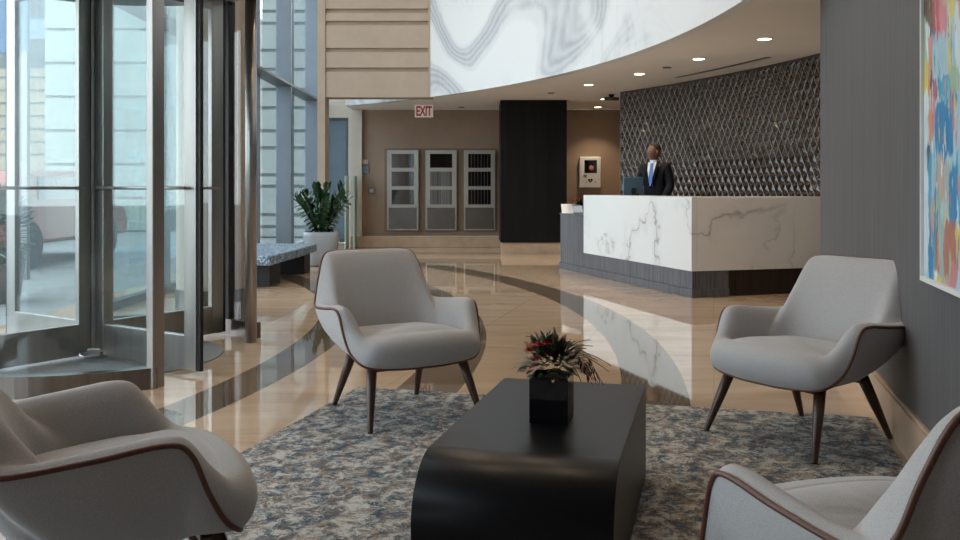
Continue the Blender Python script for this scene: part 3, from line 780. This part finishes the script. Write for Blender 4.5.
for sg in (-1, 1):
    bm = bmesh.new(); lp = [(.062, 1.51, -.05), (.10, 1.46, -.085), (.085, 1.36, -.118), (.012, 1.15, -.134), (.005, 1.16, -.134), (.05, 1.36, -.122)]
    a1 = [bm.verts.new((sg*x, y-.006, z)) for x, z, y in lp]; a2 = [bm.verts.new((sg*x, y+.01, z)) for x, z, y in lp]
    bm.faces.new(a1); bm.faces.new(a2[::-1])
    for i in range(6): bm.faces.new((a1[i], a2[i], a2[(i+1) % 6], a1[(i+1) % 6]))
    obj('lapel', bm, M['suit'], pr)
for sg in (-1, 1):
    bm = bmesh.new()
    tube(bm, [(sg*.18, -.25, .99), (sg*.18, -.30, .985), (sg*.18, -.33, .975)], [.022, .036, .03], 10, flat=.5)
    for q in range(4):
        x = sg*.18 + (q-1.5)*.017; Lq = (.062, .072, .068, .052)[q]
        tube(bm, [(x, -.32, .978), (x, -.32-Lq*.5, .982), (x, -.32-Lq, .962)], [.009, .0085, .007], 7)
    tube(bm, [(sg*.18-sg*.03, -.28, .98), (sg*.18-sg*.055, -.31, .972), (sg*.18-sg*.06, -.335, .965)], [.010, .009, .008], 7)
    obj('hand', bm, M['skin'], pr, smooth=True)
    obj('shoe', boxes(bx(sg*.10-.045, sg*.10+.045, -.19, .08, 0, .07)), M['black'], pr, bevel=.02)

# ------------------------------------------------------------------ painting
import colorsys
pa = thing('abstract_painting', 'large colourful abstract canvas in a white frame on the dark grey wall', 'painting', (*RW(3.46, .0), 0), 0)
PW, z0p, z1p = 1.75, .795, 2.45
def PP(u, off): return (-u*UX - off*UY, -u*UY + off*UX)   # u from far edge towards the camera
bm = bmesh.new()
prism(bm, [PP(0, .001), PP(PW, .001), PP(PW, .03), PP(0, .03)], z0p, z1p); obj('canvas_backing', bm, M['white_paint'], pa)
bm = bmesh.new()
for (u0, u1, a, b) in ((0, .018, z0p, z1p), (PW-.018, PW, z0p, z1p), (.018, PW-.018, z0p, z0p+.018), (.018, PW-.018, z1p-.018, z1p)):
    prism(bm, [PP(u0, .03), PP(u1, .03), PP(u1, .045), PP(u0, .045)], a, b)
obj('frame', bm, M['white_paint'], pa)
pal = dict(k=(.05, .045, .05), br=(.13, .07, .04), w=(.62, .68, .70), lb=(.36, .52, .60), b=(.015, .20, .42), tq=(.05, .33, .52), r=(.50, .06, .05), pk=(.58, .20, .22), o=(.62, .28, .10), y=(.66, .52, .10), g=(.33, .45, .30), s=(.50, .35, .27), gr=(.34, .42, .40), rs=(.42, .14, .09))
# dabs: u (m from the far edge), z, half width, half height, colour ; u<.56 is what the photo shows
dabs = [(.10, 1.93, .16, .13, 'k'), (.12, 1.80, .10, .12, 'br'), (.22, 1.80, .055, .12, 'r'), (.31, 1.80, .06, .14, 'pk'), (.36, 1.88, .07, .10, 's'), (.44, 1.80, .06, .16, 'y'), (.52, 1.9, .08, .12, 'r'),
 (.03, 1.66, .035, .18, 'g'), (.08, 1.70, .04, .08, 'w'), (.12, 1.64, .05, .07, 'pk'), (.10, 1.58, .025, .10, 'o'), (.04, 1.55, .03, .08, 'y'), (.13, 1.54, .02, .05, 'k'), (.24, 1.62, .11, .10, 'lb'), (.34, 1.55, .09, .12, 'lb'), (.45, 1.62, .09, .12, 'lb'), (.40, 1.66, .03, .14, 'y'), (.52, 1.66, .05, .12, 'w'),
 (.05, 1.42, .05, .12, 'w'), (.13, 1.40, .03, .12, 'o'), (.17, 1.42, .03, .12, 'pk'), (.19, 1.50, .05, .05, 'r'), (.30, 1.34, .11, .11, 'b'), (.42, 1.38, .07, .13, 'b'), (.34, 1.50, .10, .05, 'tq'), (.46, 1.52, .05, .06, 'g'), (.50, 1.34, .05, .10, 'lb'),
 (.09, 1.27, .02, .04, 'k'), (.12, 1.23, .015, .04, 'k'), (.05, 1.05, .055, .27, 'w'), (.12, 1.12, .028, .17, 'tq'), (.17, 1.18, .04, .10, 'lb'), (.28, 1.16, .09, .10, 's'), (.38, 1.13, .07, .10, 'gr'), (.47, 1.10, .08, .12, 'b'), (.55, 1.15, .06, .12, 'tq'),
 (.15, 1.02, .03, .12, 's'), (.19, 1.04, .02, .12, 'b'), (.24, 1.02, .04, .10, 'g'), (.32, .98, .045, .08, 'lb'), (.13, .87, .03, .14, 'b'), (.165, .86, .02, .14, 'tq'), (.22, .90, .04, .10, 'rs'), (.29, .90, .045, .13, 'gr'), (.38, .92, .06, .10, 'rs'), (.47, .93, .06, .10, 'rs'), (.50, 1.0, .04, .03, 'y'), (.20, .82, .03, .06, 'w'), (.25, .80, .04, .04, 'y'), (.36, .81, .05, .04, 's'), (.46, .83, .06, .05, 'pk')]
rp = random.Random(11); keys = list(pal)
for i in range(150):
    dabs.append((rp.uniform(.6, 1.74), rp.uniform(.8, 2.42), rp.uniform(.03, .12), rp.uniform(.05, .2), rp.choice(keys)))
for i in range(60): dabs.append((rp.uniform(.03, .6), rp.uniform(2.02, 2.42), rp.uniform(.03, .08), rp.uniform(.05, .15), rp.choice(('k', 'br', 'r', 'o', 's'))))
for i in range(90):
    dabs.append((rp.uniform(.12, .56), rp.uniform(.8, 2.0), rp.uniform(.004, .011), rp.uniform(.02, .07), rp.choice(('w', 'lb', 'tq', 'y', 's', 'g', 'pk', 'b'))))
NU, NZ = 230, 210
bm = bmesh.new(); grid = []
for iz in range(NZ+1):
    row = []
    for iu in range(NU+1):
        u = .018 + (PW-.036)*(iu/NU)**1.5; z = z0p+.018 + (z1p-z0p-.036)*iz/NZ
        p = PP(u, .0335); row.append(bm.verts.new((p[0], p[1], z)))
    grid.append(row)
cl = bm.loops.layers.float_color.new('paint')
cols = [[None]*(NU+1) for _ in range(NZ+1)]
for iz in range(NZ+1):
    for iu in range(NU+1):
        u = .018 + (PW-.036)*(iu/NU)**1.5; z = z0p + (z1p-z0p)*iz/NZ
        q = V(u*9, z*4, 0)
        du = noise.noise(q)*.03 + noise.noise(q*4)*.012 + noise.noise(q*12)*.006; dz = noise.noise(q + V(5, 7, 1))*.05 + noise.noise(q*5 + V(5, 7, 1))*.03
        cc = Vector(pal['lb'])
        for (a, b, hw, hh, kcol) in dabs:
            e = abs((u+du-a)/hw)**3 + abs((z+dz-b)/hh)**3
            if e < 1.0:
                t = min(1, (1-e)*3); cc = cc.lerp(Vector(pal[kcol]), t*.93)
        n_ = 1 + .22*noise.noise(V(u*60, z*9, 3))
        cols[iz][iu] = (cc.x*n_, cc.y*n_, cc.z*n_, 1)
for iz in range(NZ):
    for iu in range(NU):
        f = bm.faces.new((grid[iz][iu], grid[iz][iu+1], grid[iz+1][iu+1], grid[iz+1][iu]))
        for l, (b, a) in zip(f.loops, ((iz, iu), (iz, iu+1), (iz+1, iu+1), (iz+1, iu))): l[cl] = cols[b][a]
g = NG('abstract_paint'); at = g.n('VertexColor', layer_name='paint'); nz = g.noise(g.obj(), 90, 3, .7)
obj('canvas', bm, g.pbr(at.outputs[0], .55, 0, g.bump(nz, .3, .003)), pa)

# ------------------------------------------------------------------ wall cabinets, signs
def wpos(px, py, Y): return ((px-480)/900*Y, EYE - (py-188)/900*Y)
cabs = [(387, 418.3, 'stainless wall cabinet nearest the recess, its upper windows catching reflections', 0), (425.5, 456.5, 'middle stainless wall cabinet of the three on the brown wall', 1), (463.8, 495.2, 'stainless wall cabinet nearest the dark column, all windows black', 2)]
M['mail_slat'] = m_grain('grey_louvre', (.03, .03, .03), (.22, .22, .215), .4, 40, (1.6, 1, .01))
M['refl_glass'] = simple('polished_dark_glass', (.03, .035, .045), .04, .0, var=.3, IOR=2.2)
YB = 17.6
xa, _ = wpos(384.5, 0, YB); xb, _ = wpos(497, 0, YB)
obj('trim_4', boxes(bx(xa, xb, YB-.012, YB, .30, 1.925)), simple('taupe_panel', (.19, .135, .095), .7, var=.05), kind='structure')
for x0, x1, lab, k in cabs:
    X0, zt = wpos(x0, 150.2, YB-.1); X1, zb = wpos(x1, 230.5, YB-.1)
    t = thing('steel_wall_cabinet', lab, 'wall cabinet', ((X0+X1)/2, YB-.014, 0), 0, 'stainless cabinets on the brown wall')
    w = (X1-X0)/2; bm = bmesh.new()
    rowsp = [(153.9, 168), (171.5, 186.3), (189.6, 204.5)]
    rz = [(EYE-(b-188)/900*YB, EYE-(a-188)/900*YB) for a, b in rowsp]
    iw0, iw1 = -w+.085, w-.085
    box(bm, *bx(-w, w, -.06, 0, zb, zt)); fr = -.075
    box(bm, *bx(-w, iw0, fr, -.06, zb, zt)); box(bm, *bx(iw1, w, fr, -.06, zb, zt))
    zc = [zb] + [v for r2 in rz[::-1] for v in r2] + [zt]
    for i in range(0, len(zc), 2): box(bm, *bx(iw0, iw1, fr, -.06, zc[i], zc[i+1]))
    obj('cabinet_body', bm, M['steel_panel'], t)
    for q, (za, zb2) in enumerate(rz):
        mt = M['refl_glass'] if k == 0 else (M['mail_slat'] if (k == 1 and q > 0) else M['black_glass'])
        o = obj('window', boxes(bx(iw0+.002, iw1-.002, -.066, -.061, za+.002, zb2-.002)), mt, t)
        if k == 2 or (k == 1 and q > 0):
            bm = bmesh.new()
            for s_ in range(1, 7): xx = iw0 + (iw1-iw0)*s_/7; box(bm, *bx(xx-.004, xx+.004, -.070, -.067, za+.005, zb2-.005))
            obj('divider', bm, M['steel_dark'], o)
    obj('lower_door', boxes(bx(-w+.03, w-.03, fr-.006, fr-.001, zb+.03, rz[-1][0]-.06)), M['steel_door'], t)
    bm = bmesh.new(); tube(bm, [(w-.05, fr-.004, .78), (w-.05, fr-.012, .78)], .016, 12); obj('lock', bm, M['steel'], t, smooth=False)
# small plates and thermostat
for px0, px1, py0, py1, nm, lab, cat, m in ((360.5, 368, 159.5, 164, 'wall_plate', 'small pale plate above another on the brown wall', 'sign', 'plaster_pale'), (358.5, 369, 166.5, 173.5, 'room_sign', 'blue grey room sign on the brown wall under a smaller plate', 'sign', 'door_blue'), (368.5, 375, 187.5, 194, 'thermostat', 'dark square thermostat on the brown wall beside the steel cabinets', 'thermostat', 'steel_dark')):
    X0, zt = wpos(px0, py0, YB-.02); X1, zb = wpos(px1, py1, YB-.02)
    o = obj(nm, boxes(bx(X0, X1, YB-.025, YB, zb, zt)), M[m], bevel=.004); tag(o, lab, cat)
    if nm == 'thermostat': obj('dial', boxes(bx(X0+.03, X1-.03, YB-.032, YB-.025, zb+.03, zt-.03)), M['steel'], o)
# defibrillator cabinet
X0, zt = wpos(579.8, 156.8, YB-.1); X1, zb = wpos(600.8, 187.8, YB-.1); xm = (X0+X1)/2; w = (X1-X0)/2
t = thing('defibrillator_cabinet', 'white wall cabinet with a window and a heart symbol, beside the dark column', 'defibrillator cabinet', (xm, YB, 0))
bm = boxes(bx(-w, w, -.10, 0, zb, zt)); obj('cabinet_body', bm, M['white_paint'], t, bevel=.015)
wz0 = EYE-(173-188)/900*YB; wz1 = EYE-(160.3-188)/900*YB
wn = obj('window', boxes(bx(-w+.09, w-.075, -.106, -.1, wz0, wz1)), M['black_glass'], t)
bm = bmesh.new(); bmesh.ops.create_uvsphere(bm, u_segments=14, v_segments=8, radius=1, matrix=Matrix.Translation((.02, -.108, (wz0+wz1)/2-.03)) @ Matrix.Diagonal((.05, .012, .05, 1))); obj('defibrillator', bm, simple('red_white_device', (.45, .16, .13), .4, var=.3, sc=20), wn, smooth=True)
# heart
hp = []
for k in range(40):
    a = 2*PI*k/40; hp.append((.0030*16*math.sin(a)**3, .0030*(13*math.cos(a)-5*math.cos(2*a)-2*math.cos(3*a)-math.cos(4*a))))
zc = EYE-(180.6-188)/900*YB
bm = bmesh.new(); A = [bm.verts.new((x, -.104, zc+z)) for x, z in hp]; B = [bm.verts.new((x, -.099, zc+z)) for x, z in hp]
bm.faces.new(A); bm.faces.new(B[::-1])
for i in range(40): bm.faces.new((A[i], B[i], B[(i+1) % 40], A[(i+1) % 40]))
h_o = obj('heart_symbol', bm, M['black'], t)
bm = bmesh.new(); lt = [(.008, .03), (-.018, -.006), (-.002, -.006), (-.008, -.034), (.018, .004), (.002, .004)]
A = [bm.verts.new((x, -.1055, zc+z)) for x, z in lt]; bm.faces.new(A); obj('bolt', bm, M['orange_petal'], h_o)
for dx in (-w+.12, w-.10):
    obj('mark', boxes(bx(dx-.015, dx+.015, -.102, -.099, zc-.04, zc-.025)), M['steel_dark'], t)
obj('latch', boxes(bx(-w+.07, -w+.13, -.112, -.1, wz0-.07, wz0-.04)), M['steel_dark'], t)

# exit sign
YE = 16.6; X0, zt = wpos(415, 105.2, YE); X1, zb = wpos(433, 117.3, YE)
t = thing('exit_sign', 'red and white EXIT sign hanging from the low ceiling before the brown wall', 'exit sign', ((X0+X1)/2, YE, 0))
w = (X1-X0)/2
obj('housing', boxes(bx(-w, w, -.03, .03, zb, CEIL)), M['exit_face'], t, bevel=.004)
cu = bpy.data.curves.new('lettering', 'FONT'); cu.body = 'EXIT'; cu.size = .245; cu.align_x = 'CENTER'; cu.extrude = .003; cu.offset = .006; cu.space_character = .92
tmp = bpy.data.objects.new('lettering_curve', cu); C.objects.link(tmp); bpy.context.view_layer.update()
me = bpy.data.meshes.new_from_object(tmp.evaluated_get(bpy.context.evaluated_depsgraph_get())); bpy.data.objects.remove(tmp)
lo = bpy.data.objects.new('lettering', me); C.objects.link(lo); lo.parent = t; me.materials.clear(); me.materials.append(M['exit_red'])
lo.location = (0, -.033, zb+.03); lo.rotation_euler = (PI/2, 0, 0); lo.scale = (.62, 1, 1)
lo['label'] = 'red letters EXIT'

# ------------------------------------------------------------------ downlights
def cpos(px, py): Y = (CEIL-EYE)*900/(188-py); return ((px-480)/900*Y, Y)
for px, py, w, lab in ((764.4, 38.7, 9, 'recessed ceiling downlight closest to the dark grey wall'), (698.7, 58.7, 9, 'second recessed downlight, left of the one near the grey wall'), (639.3, 73.8, 9, 'recessed downlight above the receptionist and the left end of the tile wall'), (588.6, 84.6, 9, 'recessed downlight closest to the dark column'), (604.6, 98.9, 5, 'small downlight beside the black ceiling sensor'), (598, 107, 5, 'farthest downlight, above the white wall cabinet')):
    x, y = cpos(px, py)
    if lab.startswith('recessed downlight closest'): x, y = cpos(588.6, 84.6)
    t = thing('downlight', lab, 'ceiling light', (x, y, CEIL), 0, 'recessed ceiling downlights')
    bm = bmesh.new(); R_ = .085
    A = arcpts(0, 0, R_, 0, 2*PI, 28)[:-1]; B = arcpts(0, 0, R_*.8, 0, 2*PI, 28)[:-1]
    for zz in ((-.008, 0),):
        for i in range(28): prism(bm, [A[i], A[(i+1) % 28], B[(i+1) % 28], B[i]], -.008, .0)
    obj('trim_ring', bm, M['white_paint'], t)
    bm = bmesh.new(); lathe(bm, [(R_*.8, -.005), (R_*.8, -.002)], 28); obj('lens', bm, M['lamp'], t)
    ld = bpy.data.lights.new('downlight_lamp', 'SPOT'); ld.energy = 55; ld.color = (1, .80, .58); ld.spot_size = math.radians(105); ld.spot_blend = .6; ld.shadow_soft_size = .06
    lo = bpy.data.objects.new('downlight_lamp', ld); C.objects.link(lo); lo.location = (0, 0, -.03); lo.parent = t
for px, py, lab in ((666.9, 67.3, 'tiny dark sprinkler between two downlights over the desk'), (551, 92.8, 'tiny dark sprinkler above the dark column'), (461.5, 107.2, 'tiny dark sprinkler beside the exit sign')):
    x, y = cpos(px, py); bm = bmesh.new(); lathe(bm, [(.055, -.012), (.055, 0)], 18); o = obj('sprinkler', bm, M['steel_dark']); o.location = (x, y, CEIL); tag(o, lab, 'sprinkler', 'ceiling sprinklers')
x, y = cpos(611.5, 94.5); t = thing('ceiling_sensor', 'black sensor unit hanging under the ceiling near the dark column', 'sensor', (x, y, CEIL))
bm = bmesh.new(); lathe(bm, [(.03, -.05), (.05, 0)], 18); obj('mount', bm, M['black'], t); obj('head', boxes(bx(-.12, .12, -.05, .05, -.10, -.045)), M['steel_dark'], t, bevel=.01)
aD0, aD1 = ang(10.6, RT), ang(12.6, RT)
bm = bmesh.new(); arcwall(bm, CX, CY, RT-.42, RT-.36, aD0, aD1, CEIL-.006, CEIL, 20); o = obj('slot_diffuser', bm, M['steel_dark']); tag(o, 'long dark slot air vent in the ceiling along the tile wall', 'air vent')

# ------------------------------------------------------------------ bench
b = thing('upholstered_bench', 'blue grey flecked bench on dark pedestals by the window wall', 'bench', (0, 0, 0))
bm = bmesh.new()
A_, B_, C_, D_ = (-2.37, 10.16), (-2.26, 12.47), (-3.12, 12.6), (-3.22, 10.3)
prism(bm, [D_, A_, (-2.29, 11.3), B_, C_, (-3.14, 11.4)], .27, .38); obj('cushion', bm, M['bench'], b, bevel=.02)
obj('pedestal', boxes(bx(-3.05, -2.44, 10.45, 11.0, 0, .269)), M['black'], b, bevel=.004)
obj('pedestal', boxes(bx(-3.0, -2.34, 12.0, 12.4, 0, .269)), M['black'], b, bevel=.004)

# ------------------------------------------------------------------ potted plant
t = thing('potted_plant', 'leafy green plant in a pale glazed square pot beside the bench', 'potted plant', (-2.36, 13.4, 0), .15)
bm = bmesh.new()
def rsq(w, k=28, e=4.0):
    out = []
    for i in range(k):
        a = 2*PI*i/k; c_, s_ = math.cos(a), math.sin(a); rr = (abs(c_)**e + abs(s_)**e)**(-1/e); out.append((w*rr*c_, w*rr*s_))
    return out
rings = [[bm.verts.new((x, y, z)) for x, y in rsq(w)] for w, z in ((.19, 0), (.21, .02), (.245, .25), (.268, .44), (.262, .50), (.24, .505), (.235, .46))]
for A, B in zip(rings, rings[1:]):
    for i in range(28): bm.faces.new((A[i], A[(i+1) % 28], B[(i+1) % 28], B[i]))
bm.faces.new(rings[0][::-1]); bm.faces.new(rings[-1]); obj('pot', bm, M['pot'], t, smooth=True)
bm = bmesh.new(); prism(bm, rsq(.225), .461, .485); obj('soil', bm, M['soil'], t)
for i in range(19):
    a = i*2*PI/19*4.0 + rnd.uniform(-.3, .3); lean = rnd.uniform(.12, .75) if i > 4 else .15; Lf = rnd.uniform(.55, .78)
    base_ = V(math.cos(a)*.08, math.sin(a)*.08, .48); d = V(math.cos(a)*lean, math.sin(a)*lean, 1).normalized()
    pts = []; q = base_.copy(); dd = d.copy()
    for s_ in range(9): pts.append(q.copy()); q = q + dd*Lf/8; dd = (dd + V(math.cos(a)*.05, math.sin(a)*.05, -.02)).normalized()
    bm = bmesh.new(); tube(bm, pts, [.012]*6+[.008]*3, 6)
    for s_ in range(2, 18):
        t_ = s_/18; p = pts[int(t_*8)].lerp(pts[min(8, int(t_*8)+1)], t_*8 % 1)
        side = dd.cross(V(math.cos(a+1.3), math.sin(a+1.3), .2)).normalized() * (1 if s_ % 2 else -1)
        leafblade(bm, p, side + dd*.75 + V(rnd.uniform(-.2, .2), rnd.uniform(-.2, .2), 0), rnd.uniform(.11, .15), .040, .3)
    leafblade(bm, pts[-1], dd, .1, .022, .2)
    obj('frond', bm, M['leaf'], t)

# ------------------------------------------------------------------ outdoors
bm = boxes(bx(-60, -4.0, -30, 60, -.12, -.02)); o = obj('ground_outside', bm, M['paving'], kind='structure')
def building(label, x0, x1, y0, y1, h, m, rows=None, win=None):
    t = thing('building', label, 'building', ((x0+x1)/2, (y0+y1)/2, -.02)); hx, hy = (x1-x0)/2, (y1-y0)/2
    if rows is None:
        obj('wall', boxes(bx(-hx, hx, -hy, hy, 0, h)), m, t)
    else:
        obj('backing', boxes(bx(-hx+.03, hx-.03, -hy+.06, hy, 0, h)), M['facade_joint'], t)
        bm = bmesh.new()
        for a, b_ in zip(rows, rows[1:]): box(bm, *bx(-hx, hx, -hy, -hy+.07, a+.04, b_-.04))
        obj('wall', bm, m, t)
    if win:
        for (a, b_, za, zb_) in win: obj('window', boxes(bx(a, b_, -hy-.04, -hy+.02, za, zb_)), M['dark_win'], t)
    return t
YF = 21.0
rws = [.0] + [EYE+(188-y)/900*YF for y in (226, 214, 185.5, 174, 147, 130, 107, 88.5, 68.5, 49.5, 22.5, 10.5)] + [6.0, 7.2, 9]
rws = sorted(set([r_ for r_ in rws if r_ >= 0]))
building('pale green panelled building with horizontal grooves right outside the tall windows', -6.9, -3.75, YF, YF+4, 9, M['facade'], rws)
building('pale panelled building seen through the revolving door', -11.6, -8.4, 24, 28, 14, M['facade'], [0, .9, 1.8, 2.7, 3.6, 4.5, 5.4, 6.3, 7.2, 8.1, 9, 10, 12, 14])
building('tan stone building with a stepped top behind the street', -16.2, -13.2, 28, 32, 4.9, M['tan'], [0, 1.1, 2.2, 2.6, 3.0, 3.4, 3.8, 4.2, 4.6, 4.9])
building('blue grey tower rising beyond the street', -24, -13.0, 34, 40, 22, M['tower'], None, [(-5+i*1.3, -4.2+i*1.3, 1+j*2.2, 2.4+j*2.2) for i in range(8) for j in range(8)])
building('dark blue tower between the pale buildings', -12.2, -7.2, 40, 46, 22, M['tower'], None, [(-2+i*1.1, -1.3+i*1.1, 1+j*2.2, 2.4+j*2.2) for i in range(4) for j in range(8)])
building('blue sign wall at the far left beyond the door', -11.5, -7.6, 14.5, 14.9, 7.5, M['navy_sign'], None) if False else None
# blue banner on grey wall, far left
t = thing('banner_sign', 'blue banner panel outside at the far left edge', 'banner', (-6.15, 11.5, -.02)); obj('panel', boxes(bx(-.5, .38, -.03, .03, 2.9, 5.5)), M['navy_sign'], t); obj('post', boxes(bx(-.5, -.42, -.04, .04, 0, 2.9), bx(.30, .38, -.04, .04, 0, 2.9)), M['steel_dark'], t)
# vehicles in the street
def car(label, x, y, rot, m, s=1.0, bus=False):
    t = thing('bus' if bus else 'car', label, 'bus' if bus else 'car', (x, y, -.02), rot)
    P_ = [(-2.2, .35), (-2.25, .8), (-1.9, .95), (-1.3, 1.42), (.5, 1.45), (1.2, .98), (2.1, .85), (2.25, .6), (2.2, .35)]
    if bus: P_ = [(-4.5, .4), (-4.5, 2.7), (4.3, 2.7), (4.5, 2.4), (4.5, .4)]
    bm = bmesh.new(); hw = .88 if not bus else 1.2
    A = [bm.verts.new((a, -hw, b_)) for a, b_ in P_]; B = [bm.verts.new((a, hw, b_)) for a, b_ in P_]
    bm.faces.new(A); bm.faces.new(B[::-1])
    for i in range(len(P_)): bm.faces.new((A[i], B[i], B[(i+1) % len(P_)], A[(i+1) % len(P_)]))
    bd = obj('body', bm, m, t, bevel=.06)
    if bus: obj('windows', boxes(bx(-4.2, 4.2, -1.22, 1.22, 1.5, 2.3)), M['dark_win'], t)
    else:
        bm = bmesh.new(); prism(bm, [(-1.15, -.9), (.55, -.9), (.55, .9), (-1.15, .9)], 1.0, 1.34); obj('windows', bm, M['dark_win'], t)
    for sx in (-1, 1):
        for sy in (-1, 1):
            bm = bmesh.new(); q = (3.0 if bus else 1.35)*sx; tube(bm, [(q, sy*(hw-.12), .35), (q, sy*(hw+.02), .35)], .34, 20); obj('wheel', bm, M['rubber'], t)
car('red car passing outside the revolving door', -7.3, 14.2, PI/2, M['red_paint'])
car('white car parked outside at the far left', -10.2, 19.0, PI/2, M['white_paint'])
# planters with red flowers
def shrub(label, x, y, h, rad, petal, n=260, fl_=40, seed=1):
    rr = random.Random(seed); t = thing('flower_planter', label, 'planter', (x, y, -.02)); 
    bm = bmesh.new(); lathe(bm, [(rad*.7, 0), (rad*.85, h*.35)], 24); obj('pot', bm, M['steel_dark'], t)
    bm = bmesh.new()
    for i in range(n):
        d = V(rr.gauss(0, 1), rr.gauss(0, 1), rr.gauss(0, 1)).normalized(); p = V(d.x*rad*.9, d.y*rad*.9, h*.65 + d.z*h*.33)
        leafblade(bm, p*.0 + V(p.x, p.y, p.z), d + V(0, 0, .3), .12, .03, .4)
    obj('foliage', bm, M['foliage_far'], t, kind='stuff')
    for i in range(fl_):
        a = rr.uniform(0, 2*PI); e = rr.uniform(.1, 1.4); p = (rad*math.cos(a)*math.cos(e), rad*math.sin(a)*math.cos(e), h*.65+h*.36*math.sin(e)); blossom(t, p, .06, petal)
shrub('planter with red flowers outside at the far left edge', -5.0, 9.2, 1.15, .38, M['red_petal'], seed=4, n=700, fl_=24)
shrub('pink flowers in a planter just outside the tall windows', -3.95, 14.6, .68, .24, M['pink_petal'], seed=5, n=160, fl_=14)

# ------------------------------------------------------------------ light
w = bpy.data.worlds.new('daylight'); bpy.context.scene.world = w; w.use_nodes = True
nt = w.node_tree; bgn = nt.nodes['Background']
tc = nt.nodes.new('ShaderNodeTexCoord'); sp = nt.nodes.new('ShaderNodeSeparateXYZ'); nt.links.new(tc.outputs['Generated'], sp.inputs[0])
rp_ = nt.nodes.new('ShaderNodeValToRGB'); nt.links.new(sp.outputs[2], rp_.inputs[0])
rp_.color_ramp.elements[0].position = 0; rp_.color_ramp.elements[0].color = (.93, .95, .97, 1)
rp_.color_ramp.elements[1].position = .6; rp_.color_ramp.elements[1].color = (.80, .89, 1.0, 1)
nt.links.new(rp_.outputs[0], bgn.inputs[0]); bgn.inputs[1].default_value = 4.3
# added warm fill lamps, unseen overhead, to brighten the lobby
for i, (x, y) in enumerate(((-1.6, 4.6), (.6, 4.6), (-1.6, 8.5), (.4, 8.5), (-1.8, 12.5))):
    t = thing('lobby_fill_lamp', 'added round fill lamp, unseen in the high lobby ceiling', 'ceiling light', (x, y, 7), 0, 'added fill lamps of the high lobby')
    bm = bmesh.new(); lathe(bm, [(.28, -.03), (.28, 0)], 32); obj('lens', bm, M['lamp'], t)
    ld = bpy.data.lights.new('lobby_fill_light', 'AREA'); ld.shape = 'DISK'; ld.size = .5; ld.energy = 26; ld.color = (1, .76, .52)
    lo = bpy.data.objects.new('lobby_fill_light', ld); C.objects.link(lo); lo.parent = t; lo.location = (0, 0, -.06)

# ------------------------------------------------------------------ camera
cam = bpy.data.cameras.new('camera'); co = bpy.data.objects.new('camera', cam); C.objects.link(co)
co.location = (0, 0, EYE); co.rotation_euler = (PI/2, 0, 0); cam.sensor_width = 36; cam.lens = 33.75; cam.shift_y = -82/960
cam.clip_end = 200
sc = bpy.context.scene; sc.camera = co
sc.view_settings.view_transform = 'Standard'; sc.view_settings.look = 'None'; sc.view_settings.gamma = 1; sc.view_settings.exposure = 0
sc.view_settings.use_curve_mapping = False
sc.cycles.max_bounces = 10; sc.cycles.transparent_max_bounces = 24; sc.cycles.diffuse_bounces = 6; sc.cycles.glossy_bounces = 6
sc.cycles.use_denoising = True; sc.cycles.sample_clamp_indirect = 6
